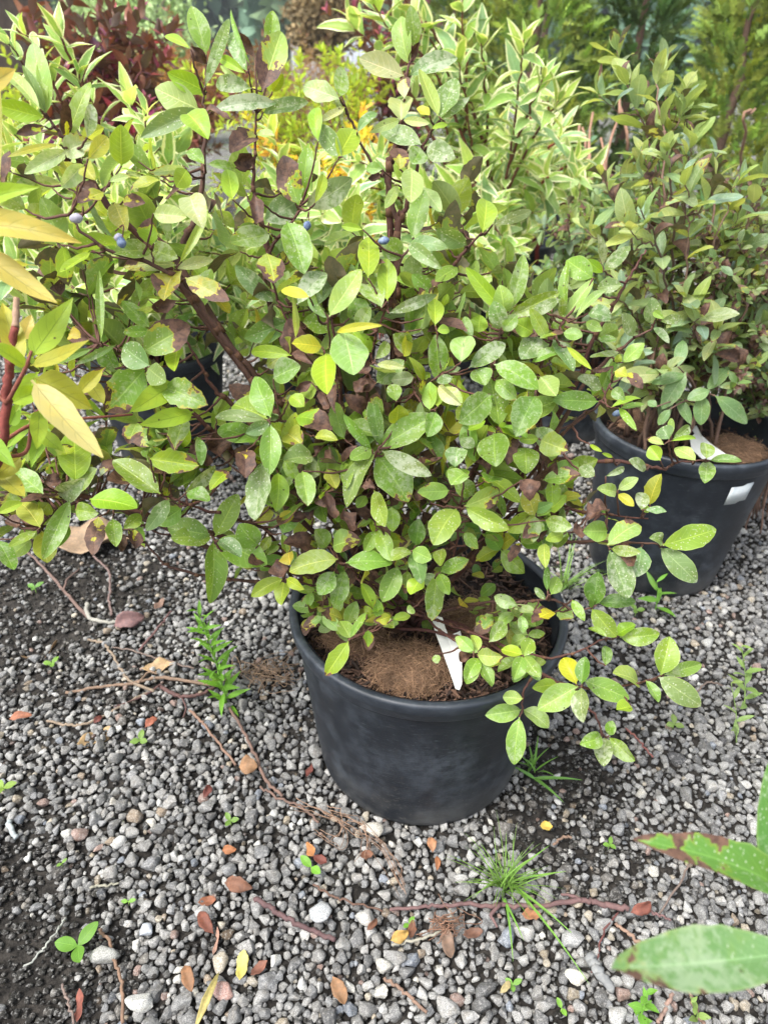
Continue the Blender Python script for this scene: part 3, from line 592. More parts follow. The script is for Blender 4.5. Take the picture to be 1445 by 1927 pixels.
STEMS = """
130 405, 160 440, 213 475, 290 500, 355 540, 400 610, 450 670, 480 705, 560 800, 680 985
350 640, 380 690, 405 735, 438 762, 560 890, 690 1060
88 215, 105 240, 125 265, 160 320, 215 400, 270 450, 330 520, 360 560
383 175, 384 215, 387 265, 379 365, 365 420, 345 460, 350 520
483 212, 479 290, 478 365, 492 420, 520 520, 590 660, 650 800
566 385, 559 405, 510 470, 500 540, 530 640, 600 740
642 180, 662 232, 699 305, 725 332, 743 400, 748 445, 744 560, 738 700, 720 860
769 120, 759 186, 757 230, 740 300, 732 345
825 228, 795 275, 784 315, 765 385, 756 408, 748 445
782 450, 750 500, 742 560, 740 665, 742 760
906 438, 880 466, 845 510, 817 546, 780 610, 752 720
729 573, 702 652, 690 760, 700 900
950 596, 938 636, 926 686, 921 736, 913 808, 896 878, 870 950, 835 1060
1062 600, 1036 646, 1013 700, 1014 780, 1017 878, 960 985, 850 1090
1215 470, 1195 505, 1169 546, 1145 590, 1110 650, 1080 730, 1000 860, 880 1050
1150 720, 1125 762, 1066 808, 1020 865, 950 960, 860 1080
1332 866, 1275 870, 1249 883, 1225 878, 1182 871, 1066 866, 1010 868, 945 950, 860 1080
1219 976, 1142 969, 1099 964, 1013 943, 940 985, 850 1090
1249 1026, 1199 1022, 1142 1019, 1030 1018, 933 1020, 850 1095
1249 1270, 1204 1284, 1120 1295, 1040 1282, 960 1245, 880 1200, 810 1165
1139 1202, 1066 1232, 1000 1232, 900 1195, 820 1160
1122 1139, 1079 1149, 1043 1129, 980 1132, 900 1135, 830 1150
1139 1387, 1111 1336, 1060 1290, 980 1250
983 1336, 985 1300, 1000 1272, 960 1245
272 1020, 300 1050, 319 1066, 400 1085, 500 1095, 600 1092, 700 1125
402 1014, 420 1040, 480 1060, 590 1085, 680 1115
299 930, 345 945, 395 963, 493 993, 533 1033, 640 1095
76 990, 110 960, 172 938, 240 965, 330 1000, 420 1040
186 646, 229 661, 280 690, 319 725, 362 775, 429 842, 520 930, 640 1050
110 925, 150 928, 172 938
508 793, 553 797, 620 830, 680 900
712 845, 700 880, 705 960, 730 1060
630 700, 645 780, 662 848, 690 950, 730 1080
832 702, 790 735, 722 769, 695 850
636 1055, 712 1109, 745 1130
533 1090, 610 1105, 690 1125
656 1202, 690 1190, 730 1178
775 1036, 785 1080, 780 1130
866 953, 855 1040, 820 1110
822 1079, 810 1110, 795 1140
900 1232, 870 1215, 820 1180
983 1235, 940 1212, 870 1185, 815 1165
332 503, 345 530, 362 565
523 566, 560 640, 620 740, 660 860
622 598, 628 625, 638 700, 650 790
1225 620, 1195 635, 1150 670, 1100 720, 1030 830
865 955, 880 900, 896 878
"""
shrub = empty('honeyberry_shrub', crown, 'nearest leafy green honeyberry shrub with brown-tipped leaves in the middle black pot', 'shrub')
dens = []
crown_d = pix(crown)[2]
stems3 = []
for li, ln in enumerate(l for l in STEMS.strip().split('\n') if l.strip()):
    pts = [tuple(float(v) for v in q.split()) for q in ln.split(',')]
    k = len(pts); q3 = []
    dj = (hsh(li, 3.3)-.5)*.07
    L = np.cumsum([0]+[math.dist(pts[q], pts[q+1]) for q in range(k-1)])
    rest = math.dist(pts[-1], (765, 1165)); tot = L[-1]+rest
    for (x, y), l_ in zip(pts, L):
        f_ = (l_/tot)**1.15; d = (surf(*pts[0])+.012+dj*0)*(1-f_)+crown_d*f_
        if li in (19, 20, 21, 22, 23, 40, 41) : d = (surf(x, y)+.01)*(1-f_**2)+crown_d*f_**2
        q3.append(P(x, y, d))
    stems3.append([np.array(q3), tot, L[-1]])
# join every stem's lower end to the crown with a curved run
allruns = []
for si, (q3, tot, l_) in enumerate(stems3):
    e = q3[-1]; c_ = crown+np.array([(hsh(si, 1)-.5)*.06, (hsh(si, 2)-.5)*.05, 0])
    mid_ = (e+c_)/2+np.array([0, 0, .02 if e[2] > crown[2]+.05 else -.0])
    if e[2] < crown[2]+.05: mid_[2] = max(mid_[2], .31)
    allruns.append(np.concatenate([q3, [mid_, c_]]))
for si, run in enumerate(allruns):
    mb = MB(); ln = smooth_line(run, 6, .0007, si); Ltot = sum(np.linalg.norm(run[q+1]-run[q]) for q in range(len(run)-1))
    thick = .0013+.0052*min(1, (Ltot/.8))**1.3
    if si in (0, 1): thick = .0060
    cc = (.075, .032, .026, 1) if si % 3 else (.085, .045, .035, 1)
    mb.tube(ln, .0011, thick, 7, cc, .14, si)
    # swollen nodes and bud scales along it
    acc = 0
    for q in range(2, len(ln)-2):
        acc += np.linalg.norm(ln[q]-ln[q-1])
        if acc > .036 and q < len(ln)*.8:
            acc = 0; r_ = .0014+(thick-.0011)*q/len(ln); d = nrm(ln[q]-ln[q-1])
            mb.tube([ln[q]-d*r_*1.4, ln[q], ln[q]+d*r_*1.4], r_*1.02, r_*1.22, 7, (.10, .05, .03, 1))
    mb.build('stem', M['stem'], shrub)
allpts = np.concatenate([smooth_line(r_, 6) for r_ in allruns])
LV = Leaves(15, 7, 4); DL = Leaves(9, 5, 5); TW = MB()
def leafcol(code, h):
    c = np.array(PAL[code]); return np.clip(c*np.array([1+.25*(h-.5), 1+.14*(hsh(h, 2)-.5), 1+.5*(hsh(h, 5)-.5)]), .003, 1)
def put_leaf(B, T, width, code, br, res, h, roll=None, curlm=1.0):
    a = T-B; n0 = CAM-(B+T)/2; n0 = nrm(nrm(n0)+np.array([0, 0, .25])); n0 = n0-nrm(a)*(n0@nrm(a)); n0 = nrm(n0)
    roll = (h-.5)*1.0 if roll is None else roll
    s_ = np.cross(nrm(a), n0); n1 = n0*math.cos(roll)+s_*math.sin(roll); width = width/max(.55, abs(math.cos(roll)))
    dead = code == 's'; tgt = DL if dead else LV
    tgt.add(B, a, n1, width, leafcol(code, h), brown=(1.15 if dead else max(0, br)/10*1.05), bb=max(0, -br)/10*1.05, res=res,
            curl=(rnd.uniform(1.0, 2.2)*rnd.choice((-1, 1)) if dead else rnd.uniform(-.2, 1.15)*curlm), fold=(rnd.uniform(.5, 1.0) if dead else rnd.uniform(.08, .60)),
            wave=(.38 if dead else rnd.uniform(.04, .16)), twist=rnd.uniform(-.35, .35)*(2.5 if dead else 1))
herobase = {}
for ln in HERO.strip().split('\n'):
    ti, body = ln.split(':'); ox, oy, sc_ = TILES[int(ti)]
    for it in body.split(';'):
        f_ = it.split()
        if len(f_) < 7: continue
        bx, by, tx, ty, wd = (float(v) for v in f_[:5]); code = f_[5]; br = float(f_[6]); near_ = len(f_) > 7
        bx, by, tx, ty, wd = ox+bx/sc_, oy+by/sc_, ox+tx/sc_, oy+ty/sc_, wd/sc_
        key = (round(bx/22), round(by/22)); h = hsh(bx, by, tx); hk = hsh(*key)
        d = surf(bx, by)+(hk-.5)*.07-(.13 if near_ else 0)
        L2 = math.hypot(tx-bx, ty-by)*d/F; L0 = .060*(.8 if by > 1050 else 1)
        dd = math.sqrt(max(0, L0**2-L2**2)) if L2 < L0 else L2*.2; dd = min(dd, .75*L2)
        sg = -1 if ty > by else (1 if hk < .6 else -1)
        B = P(bx, by, d); T = P(tx, ty, d+sg*dd*(.4+.6*h))
        res = {'b': .95, 'l': .35, 'y': .12, 'g': .65, 'p': .6, 'o': .3, 'Y': .05, 'd': .4, 's': .2}[code]
        put_leaf(B, T, wd*d/F*.97, code, br*1.0, res, h)
        herobase.setdefault(key, []).append(B)
# twigs from every leaf cluster back to the nearest stem lying lower or behind it
for key, bs in herobase.items():
    b_ = np.mean(bs, 0); v = allpts-b_; dist = np.linalg.norm(v, axis=1); sc2 = dist+np.maximum(0, v[:, 2])*1.2+np.maximum(0, -(v@FW))*.5
    q = int(np.argmin(sc2)); e = allpts[q]
    for bb_ in bs:
        if np.linalg.norm(bb_-b_) > .001: TW.tube([bb_, (bb_+b_)/2, b_], .0008, .0010, 5, (.10, .05, .035, 1))
    if dist[q] > .004:
        m_ = (b_+e)/2+np.array([0, 0, -.1*dist[q]]); TW.tube(smooth_line([b_, m_, e], 5, .0005, q), .0009, .0013+.006*min(.3, dist[q]), 5, (.085, .04, .03, 1), .1, q)
# ---- leaves further in and behind, hung in pairs on side shoots
DENSE = [(-20, 260), (120, 240), (330, 330), (560, 330), (860, 330), (1000, 560), (1120, 620), (1160, 760), (1130, 900), (1150, 1010), (1000, 1050), (880, 1120), (600, 1095), (460, 1075), (380, 1010), (200, 985), (60, 1010), (-20, 960)]
def inside(x, y, poly):
    c = False; k = len(poly)-1
    for q in range(len(poly)):
        (x1, y1), (x2, y2) = poly[q], poly[k]
        if (y1 > y) != (y2 > y) and x < (x2-x1)*(y-y1)/(y2-y1)+x1: c = not c
        k = q
    return c
HOLES = [((400, 710), 60), ((1000, 860), 45), ((880, 850), 25), ((300, 640), 25), ((1080, 800), 35), ((940, 380), 60), ((640, 330), 40)]
g = np.random.default_rng(21); cnt = 0; tries = 0
while cnt < 540 and tries < 14000:
    tries += 1
    px, py = g.uniform(-20, 1170), g.uniform(240, 1120)
    if not inside(px, py, DENSE) or (py < 450 and g.random() < .55): continue
    if cnt > 260 and not (480 < px < 1060 and py > 520 or px < 360 and py > 830): continue
    if any(math.hypot(px-c0[0], py-c0[1]) < r0 for c0, r0 in HOLES): continue
    d = surf(px, py)+.035+abs(g.normal())*.10; d = min(d, .80+.34)
    if py > 950: d = surf(px, py)+g.uniform(.02, .16)
    if px > 860 and py > 1040: continue
    if cnt > 400: d = surf(px, py)+g.uniform(.015, .09)
    b_ = P(px, py, d)
    if b_[2] < .33: continue
    v = allpts-b_; dist = np.linalg.norm(v, axis=1)+np.maximum(0, v[:, 2])*1.2; q = int(np.argmin(dist)); e = allpts[q]
    if dist[q] > .26: continue
    m_ = (b_+e)/2+np.array([0, 0, -.12*dist[q]]); ln = smooth_line([b_, m_, e], 5, .0006, tries)
    TW.tube(ln, .0008, .0018, 5, (.085, .04, .03, 1), .1, tries)
    ax = nrm(b_-m_); side = nrm(np.cross(ax, g.normal(size=3))); small = .75 if py > 950 else 1
    nodes = [(b_, 0)]+([(ln[len(ln)//3], 1)] if dist[q] > .05 else [])
    for (c_, k) in nodes:
        s2 = side if k == 0 else nrm(np.cross(ax, side))
        for sg in (-1, 1):
            if g.random() < .08: continue
            L = g.uniform(.034, .062)*small; dv = nrm(ax*g.uniform(.15, .8)+s2*sg+g.normal(size=3)*.22)
            up = nrm(np.cross(np.cross(dv, ax), dv)+np.array([0, 0, .6])+g.normal(size=3)*.35)
            r_ = g.random(); code = 'g' if r_ < .44 else 'y' if r_ < .62 else 'b' if r_ < .73 else 'o' if r_ < .80 else 's' if r_ < .88 else 'd' if r_ < .98 else 'Y'
            if 560 < px < 800 and 700 < py < 1080 and g.random() < .3: code = 's'
            br = 0 if g.random() < .45 else g.uniform(2, 7)
            dead = code == 's'; tgt = DL if dead else LV
            if dead: L *= .72
            tgt.add(c_, dv*L, up, L*g.uniform(.42, .62), leafcol(code, g.random()), brown=1.15 if dead else br/10*1.05, res=g.uniform(0, .8),
                    curl=g.uniform(.9, 1.8) if dead else g.uniform(-.1, .8), fold=g.uniform(.5, 1) if dead else g.uniform(.05, .55), wave=.35 if dead else .11, twist=g.uniform(-.6, .6))
    cnt += 1
# small leaves round the crown, over the coir
for q in range(46):
    a_ = g.uniform(0, 6.28); r_ = g.uniform(.03, .15); b_ = crown+np.array([math.cos(a_)*r_, math.sin(a_)*r_*.8+.02, g.uniform(.02, .13)])
    u_, v_, _d = pix(b_)
    if 700 < u_ < 880 and v_ > 1170: continue
    v = allpts-b_; e = allpts[int(np.argmin(np.linalg.norm(v, axis=1)))]
    TW.tube(smooth_line([b_, (b_+e)/2, e], 4), .0007, .0012, 5, (.12, .07, .05, 1))
    for sg in (-1, 1):
        dv = nrm(np.array([math.cos(a_+sg), math.sin(a_+sg), g.uniform(-.1, .6)])); L = g.uniform(.018, .034)
        LV.add(b_, dv*L, nrm(np.array([g.normal()*.4, g.normal()*.4-.3, 1])), L*.6, leafcol(g.choice(list('gygoYd')), g.random()), brown=g.choice([0, 0, .2, .5]), res=.2, curl=.4)
for q in range(30):
    px, py = (g.uniform(895, 1000), g.uniform(1130, 1260)) if q < 16 else (g.uniform(585, 720), g.uniform(1110, 1200))
    b_ = P(px, py, g.uniform(.90, .99)); v = allpts-b_; e = allpts[int(np.argmin(np.linalg.norm(v, axis=1)))]
    if b_[2] < .32 or (px < 915 and py > 1180): continue
    ax = nrm(b_-e); TW.tube(smooth_line([b_, (b_+e)/2+np.array([0, 0, -.004]), e], 5, .0005, q), .0007, .0012, 5, (.10, .05, .035, 1))
    sd = nrm(np.cross(ax, g.normal(size=3)))
    for k in range(2):
        c_ = b_ if k == 0 else b_+(e-b_)*.3
        for sg in (-1, 1):
            dv = nrm(ax*.6+(sd if k == 0 else np.cross(ax, sd))*sg+g.normal(size=3)*.2); L = g.uniform(.022, .038)
            LV.add(c_, dv*L, nrm(np.array([g.normal()*.3, -.5, 1])), L*.55, leafcol(g.choice(list('gggylo')), g.random()), brown=g.choice([0, 0, .3, .5]), res=.4, curl=g.uniform(0, .8), fold=.2)
LV.build('foliage', M['leaf'], shrub)
o = DL.build('withered_foliage', M['leaf'], shrub); o['label'] = 'curled dead brown leaves among the green ones'
o = TW.build('side_twig', M['stem'], shrub); o['kind'] = 'stuff'
def berry(px, py, d, L, r, ang, mat, stalk=(0, -14)):
    c_ = P(px, py, d); V, T_ = ico(3); ax = RT*math.cos(ang)+UP*math.sin(ang); b2 = nrm(np.cross(ax, FW)); b3 = np.cross(ax, b2)
    z = V[:, 2]; k = 1-.18*z*z+.06*np.sin(z*5); W = np.outer(z*L, ax)+np.outer(V[:, 0]*r*k, b2)+np.outer(V[:, 1]*r*k, b3)+c_
    mb = MB(); mb.add(W, [T_]); o = mb.build('berry', mat, shrub)
    s_ = MB(); s_.tube(smooth_line([c_+ax*L*.9, c_+UP*.011+ax*L, P(px+stalk[0], py+stalk[1], d+.01)], 4), .0006, .0008, 5, (.12, .05, .04, 1)); s_.build('berry_stalk', M['stem'], o)
berry(229, 456, .70, .0062, .0046, -1.3, M['berry']); berry(144, 411, .68, .0068, .0048, .1, M['berryp'], (14, -6)); berry(224, 447, .705, .005, .0042, .4, M['berryp'], (-6, -12))
berry(578, 425, .80, .0060, .0045, 1.2, M['berry']); berry(722, 453, .79, .0068, .0045, .2, M['berry'], (14, -8)); berry(1160, 778, .85, .006, .004, .3, M['berry'])
# ---------------------------------------------------------------- other shrubs in the rows
def ground_pt(x, y, z=.28): return np.array([x, y, z])
def plant(name, label, cat, base, tips, mats=('bgleaf',), L=.07, asp=.42, cols=((.2, .35, .05),), node=.06, vg=0, shape='o', stemcol=(.20, .05, .045), r0=.0065, group=None, start=.35,
          droop=.5, seed=1, up=.45, brown=0, res=.1, side=0, curl=(.1, .9), fold=(.1, .45), nu=8, tipk=2, stem_name='stem', dead=0, spread=.05, ntall=0, sl=1.0):
    g = np.random.default_rng(seed); root = empty(name, base, label, cat, group); base = np.array(base, float)
    lv = Leaves(nu, 5, seed); runs = []
    for ti, tp in enumerate(tips):
        tp = np.array(tp, float); b_ = base+np.array([g.normal()*spread, g.normal()*spread, -.01]); v = tp-b_
        hz = np.array([v[0], v[1], 0]); m1 = b_+hz*.22+np.array([0, 0, v[2]*.42]); m2 = b_+hz*.62+np.array([0, 0, v[2]*.8])
        ln = smooth_line([b_, m1, m2, tp], 8, .003, seed*100+ti); runs.append((ln, r0*(.7+.5*g.random()), 1.0))
        if side and ti >= ntall:
            for _ in range(side):
                q = int(len(ln)*g.uniform(.35, .85)); d0 = nrm(ln[min(q+1, len(ln)-1)]-ln[q-1]); sd_ = nrm(np.cross(d0, g.normal(size=3))); Ls = np.linalg.norm(v)*g.uniform(.12, .3)*sl
                e = ln[q]+nrm(d0*.9+sd_*.8+np.array([0, 0, .2]))*Ls; runs.append((smooth_line([ln[q], (ln[q]+e)/2+np.array([0, 0, -.01]), e], 6, .002, ti), r0*.45, .35))
    st = MB()
    for ri, (ln, r_, main) in enumerate(runs):
        st.tube(ln, r_, r_*.3, 6, (*(np.array(stemcol)*g.uniform(.7, 1.2)), 1), .08, ri)
        seg = np.linalg.norm(np.diff(ln, axis=0), axis=1); cum = np.concatenate([[0], np.cumsum(seg)]); tot = cum[-1]
        s0 = tot*(start if main == 1 else .25); k = 0; s_ = tot
        pos = []
        while s_ > s0: pos.append(s_); s_ -= node*g.uniform(.7, 1.2)*(.45 if s_ > tot-node*.6 else 1)
        ph = g.uniform(0, 3.14)
        for k, s_ in enumerate(pos):
            q = min(len(ln)-2, int(np.searchsorted(cum, s_))-1); q = max(q, 0); t_ = (s_-cum[q])/(seg[q]+1e-9); c_ = ln[q]+(ln[q+1]-ln[q])*min(1, t_); d0 = nrm(ln[q+1]-ln[q])
            e1 = nrm(np.cross(d0, [0.1, 1, .2])); e2 = np.cross(d0, e1); a_ = ph+k*1.57+g.normal()*.2
            for sg in (0, math.pi):
                if g.random() < .06: continue
                sd_ = e1*math.cos(a_+sg)+e2*math.sin(a_+sg)
                elev = (up+.5*max(0, (1-k/tipk)))if k < tipk else up*g.uniform(.2, 1.2)-droop*.3*min(1, k/8)
                dv = nrm(sd_+d0*elev*1.4+np.array([0, 0, .1-droop*.15*min(1, k/4)])+g.normal(size=3)*.12)
                Lk = L*g.uniform(.7, 1.15)*(.62 if k == 0 else 1)
                nr = nrm(d0*.9+np.array([0, 0, .7])-dv*.2+g.normal(size=3)*.25)
                c0 = np.array(cols[g.integers(len(cols))])*g.uniform(.8, 1.25)*np.array([1, 1, g.uniform(.7, 1.4)])
                dd = g.random() < dead
                lv.add(c_, dv*Lk*(.7 if dd else 1), nr, Lk*asp*g.uniform(.85, 1.2), np.clip(c0, 0, .8), brown=1.15 if dd else (g.uniform(.1, .6) if g.random() < brown else 0), res=res*g.random(), vg=(vg*g.uniform(.7, 1.2) if vg else 0),
                       curl=g.uniform(1, 1.8) if dd else g.uniform(*curl), fold=.7 if dd else g.uniform(*fold), wave=.1, shape=shape, twist=g.normal()*.25)
    st.build(stem_name, M['stem'], root); lv.build('foliage', M[mats[0]], root)
    return root
def region(n, x0, x1, y0, y1, d0, d1, seed):
    g = np.random.default_rng(seed); return [P(g.uniform(x0, x1), g.uniform(y0, y1), g.uniform(d0, d1)) for _ in range(n)]
VG = ((.32, .48, .12), (.26, .43, .10), (.40, .54, .16), (.24, .39, .15))
DW = 'variegated dogwoods with cream-edged leaves'
plant('variegated_dogwood', 'cream-edged variegated dogwood behind the left side of the nearest shrub', 'shrub', (-.68, 1.95, .28),
      [P(17, 83, 1.5), P(50, 66, 1.45), P(110, 57, 1.45), P(150, 140, 1.5), P(245, 185, 1.45), P(275, 215, 1.4)]+region(34, -90, 340, 250, 600, 1.25, 1.75, 1), L=.086, asp=.5, cols=VG, node=.045, vg=.66, ntall=6, group=DW, seed=11, side=3, start=.18, stemcol=(.10, .035, .03), up=.55)
plant('variegated_dogwood', 'variegated dogwood with tall pale shoots behind the top centre of the nearest shrub', 'shrub', (.38, 2.75, .28),
      [P(702, 8, 1.95), P(745, -30, 1.9), P(660, 40, 2.0), P(985, 75, 1.9), P(870, -10, 1.95), P(800, 40, 2.0), P(905, 75, 2.0), P(1020, 150, 1.95), P(1050, 190, 2.0), P(860, 110, 2.0), P(760, 60, 2.0)]+region(26, 600, 1010, 290, 560, 1.9, 2.4, 2), L=.112, asp=.48, cols=VG, node=.06, vg=.66, ntall=11, group=DW, seed=12, side=3, start=.25, stemcol=(.16, .06, .045), up=.6, r0=.008)
plant('variegated_dogwood', 'variegated dogwood with a thick red stem left of the bare canes', 'shrub', (.62, 3.60, .28),
      [P(1030, 190, 2.35), P(1000, 150, 2.3), P(1060, 240, 2.4), P(1085, 300, 2.4), P(1050, 260, 2.3), P(960, 260, 2.4), P(1080, 380, 2.4), P(930, 330, 2.5), P(1000, 400, 2.4)]+region(8, 900, 1090, 280, 460, 2.2, 2.6, 3), L=.125, asp=.42, cols=VG, node=.085, vg=.66, ntall=9, group=DW, seed=13, side=2, start=.4, stemcol=(.30, .06, .05), up=.5, r0=.011)
plant('variegated_dogwood', 'low variegated dogwood seen through the middle of the nearest shrub', 'shrub', (-.22, 2.30, .28),
      region(34, 300, 690, 330, 640, 1.6, 2.15, 4), L=.098, asp=.5, cols=VG, node=.05, vg=.66, group=DW, seed=14, side=3, start=.2, stemcol=(.12, .04, .03), up=.5)
PU = ((.13, .016, .040), (.18, .018, .036), (.08, .015, .040), (.25, .03, .035))
plant('purple_ninebark', 'dark red-purple leaved shrub behind the dogwood at the top left', 'shrub', (-1.15, 2.75, .28),
      [P(60, 0, 2.7), P(130, -15, 2.7), P(185, 25, 2.6), P(265, 20, 2.5), P(100, 40, 2.6), P(205, 30, 2.6), P(45, 30, 2.8)]+region(34, 40, 330, 40, 300, 2.4, 3.0, 5), L=.078, asp=.6, cols=PU, node=.034, shape='o', stemcol=(.09, .03, .03), ntall=7, mats=('pleaf',), seed=15, side=2, start=.35, res=.6, up=.5)
plant('purple_ninebark', 'distant dark red shrub behind the tall pale dogwood shoots', 'shrub', (.05, 4.6, 0),
      region(26, 655, 800, -60, 260, 3.8, 4.4, 6), L=.075, asp=.55, cols=PU, node=.05, mats=('pleaf',), stemcol=(.09, .03, .03), seed=16, side=2, start=.3, res=.4)
LM = ((.36, .50, .03), (.30, .44, .03), (.44, .52, .05))
plant('golden_shrub', 'lime-green leaved shrub behind the purple shrub at the top left', 'shrub', (-1.7, 3.4, 0),
      region(40, -60, 340, 90, 330, 3.0, 3.6, 7), L=.055, asp=.5, cols=LM, node=.04, seed=17, side=3, start=.3, r0=.004)
plant('golden_shrub', 'lime-green shrub between the nearest shrub and the far wood', 'shrub', (-.3, 4.0, 0),
      region(50, 370, 680, 130, 380, 3.3, 4.2, 8)+region(14, 590, 720, 105, 150, 3.5, 4.2, 48), L=.06, asp=.5, cols=LM, node=.045, seed=18, side=3, start=.3, r0=.004)
plant('golden_shrub', 'low bright yellow shrub glimpsed through the top of the nearest shrub', 'shrub', (-.1, 3.1, 0),
      region(40, 480, 730, 240, 400, 2.8, 3.2, 9), L=.06, asp=.5, cols=((.72, .55, .03), (.62, .55, .04), (.75, .42, .05)), node=.04, seed=19, side=2, start=.3, r0=.004)
plant('heather_grass', 'pinkish-brown feathery shrub in front of the far wood', 'shrub', (-.9, 6.2, 0),
      region(60, 470, 640, 95, 210, 5.4, 6.4, 10), L=.05, asp=.12, cols=((.34, .17, .12), (.30, .20, .10), (.40, .22, .18)), node=.025, seed=20, side=4, start=.3, r0=.003, stemcol=(.25, .14, .09), shape='l', nu=4)
plant('red_leaved_shrub', 'low reddish shrub between the lime shrubs and the pale tree', 'shrub', (-1.9, 6.0, 0),
      region(45, 260, 520, 80, 200, 5.2, 6.6, 13), L=.08, asp=.5, cols=((.22, .07, .05), (.14, .03, .03), (.30, .12, .07)), node=.05, seed=23, side=3, start=.3, r0=.004, nu=5)
plant('red_leaved_shrub', 'small shrub with rusty red leaves in front of the evergreens', 'shrub', (1.05, 5.1, .28),
      region(14, 960, 1010, 165, 260, 4.3, 4.7, 14), L=.06, asp=.4, cols=((.45, .08, .04), (.30, .10, .04)), node=.05, seed=24, side=2, start=.5, r0=.003, nu=5)
# green shrub with small dull leaves between the two honeyberries
DG = ((.22, .32, .10), (.17, .28, .11), (.28, .36, .12), (.20, .28, .16))
plant('small_leaved_shrub', 'low dull-green small-leaved shrub between the two honeyberries, behind', 'shrub', (.62, 2.15, .22),
      region(34, 1010, 1240, 360, 620, 1.75, 2.2, 15), L=.045, asp=.42, cols=DG, node=.032, seed=25, side=3, start=.25, r0=.004, shape='e', dead=.12, stemcol=(.14, .07, .05))
plant('small_leaved_shrub', 'blue-green shrub in front of the evergreens behind the stickered pot', 'shrub', (1.02, 5.1, .28)[:0] or (1.0, 3.2, 0),
      region(24, 1060, 1330, 290, 440, 2.6, 3.3, 16), L=.085, asp=.33, cols=((.10, .20, .07), (.12, .22, .10), (.16, .26, .06)), node=.05, seed=26, side=2, start=.25, r0=.004, shape='l', stemcol=(.14, .07, .05))
# the second honeyberry, in the stickered pot
b2 = (POT2[0]-.02, POT2[1]+.02, .33)
HC = ((.24, .34, .12), (.20, .31, .15), (.28, .36, .14), (.21, .32, .18), (.32, .38, .13))
tips2 = [P(1175, 145, 1.32), P(1160, 95, 1.36), P(1245, 115, 1.35), P(1232, 130, 1.3), P(1290, 200, 1.38), P(1130, 330, 1.3), P(1205, 395, 1.2), P(1255, 285, 1.2), P(1290, 330, 1.2), P(1215, 260, 1.4), P(1345, 300, 1.35), P(1390, 330, 1.25), P(1440, 320, 1.3),
         P(1440, 380, 1.3), P(1470, 480, 1.3), P(1100, 430, 1.35), P(1160, 560, 1.3), P(1445, 600, 1.35), P(1180, 660, 1.3), P(1240, 700, 1.25), P(1420, 690, 1.3), P(1290, 560, 1.25), P(1350, 620, 1.25)]+region(5, 1180, 1470, 380, 700, 1.2, 1.6, 31)
plant('honeyberry_shrub', 'duller honeyberry shrub with twiggy dried patches in the stickered pot on the right', 'shrub', b2, tips2, mats=('leaf',), L=.066, asp=.38, cols=HC, node=.042, shape='e', seed=31, side=2, sl=.5, start=.25, stemcol=(.15, .095, .07), r0=.0042, brown=.25, res=.5, dead=.14, up=.5, nu=9)
sm = region(20, 1300, 1460, 380, 680, 1.25, 1.5, 33)
plant('dried_shrub', 'tangled small-leaved shrub with many dead leaves at the right edge', 'shrub', (1.02, 1.62, .0), sm+region(20, 1330, 1500, 300, 600, 1.45, 1.7, 34), mats=('leaf',), L=.026, asp=.45, cols=((.15, .22, .07), (.19, .24, .09), (.11, .19, .06)), node=.017, shape='e', seed=32, side=4, start=.35, stemcol=(.16, .10, .075), r0=.0022, brown=.4, res=.4, dead=.35, nu=6)
# leaves low on the second honeyberry, over its pot
hs2 = [o_ for o_ in col.objects if o_.name.startswith('honeyberry_shrub')][-1]
lv = Leaves(12, 7, 77); ts_ = MB()
for (bx, by, tx, ty, w_, d_) in [(1345, 745, 1405, 797, 34, 1.27), (1320, 742, 1318, 800, 30, 1.28), (1335, 735, 1292, 752, 26, 1.27), (1290, 700, 1245, 770, 34, 1.28), (1235, 765, 1218, 755, 16, 1.26), (1290, 705, 1225, 722, 24, 1.28), (1300, 800, 1270, 742, 20, 1.3), (1275, 690, 1285, 640, 24, 1.27), (1330, 735, 1370, 690, 26, 1.3), (1260, 770, 1238, 800, 18, 1.27)]:
    B = P(bx, by, d_); T = P(tx, ty, d_+.01); lv.add(B, T-B, nrm(nrm(CAM-B)+np.array([0, 0, .7])), w_*d_/F, (.17, .30, .11), res=.35, curl=.4, fold=.15, shape='e')
    ts_.tube(smooth_line([B, (B+P(1318, 740, 1.34))/2, P(1318, 760, 1.36)], 4), .0012, .002, 5, (.15, .09, .07, 1))
lv.build('foliage', M['leaf'], hs2); ts_.build('stem', M['stem'], hs2)
# ---------------------------------------------------------------- yellowing dogwood at the left edge
yb = np.array([-.62, .62, 0.0])
yd = empty('yellow_dogwood', yb, 'dogwood with yellowing leaves and a dark red stem at the left edge', 'shrub')
st = MB(); A_ = [yb+[0, 0, .28], P(-25, 930, .66), P(5, 850, .64), P(14, 740, .62), P(22, 680, .61), P(30, 615, .60), P(32, 560, .60)]
st.tube(smooth_line([yb]+A_[:-1], 6, .0008), .0055, .0034, 8, (.16, .040, .032, 1), .06)
st.tube(smooth_line(A_[-2:], 5), .0034, .0022, 8, (.3, .2, .14, 1), .15)
tw_ = [[P(16, 755, .62), P(35, 720, .61), P(50, 690, .60), P(60, 660, .60)], [P(14, 760, .62), P(-10, 735, .62), P(-30, 700, .62)], [P(8, 830, .64), P(60, 800, .66), P(130, 790, .70), P(250, 780, .74)], [P(0, 860, .64), P(50, 850, .66), P(60, 790, .66), P(75, 770, .66)], [P(20, 700, .61), P(-10, 600, .60), P(-40, 500, .58), P(-60, 420, .56)]]
for t_ in tw_: st.tube(smooth_line(t_, 5), .0022, .0013, 7, (.18, .06, .04, 1), .08)
st.build('stem', M['stem'], yd)
YL = Leaves(14, 7, 8)
Yc = {'Y': (.50, .41, .10), 'y': (.38, .38, .05), 'l': (.32, .46, .04), 'g': (.21, .35, .035), 'p': (.54, .47, .18)}
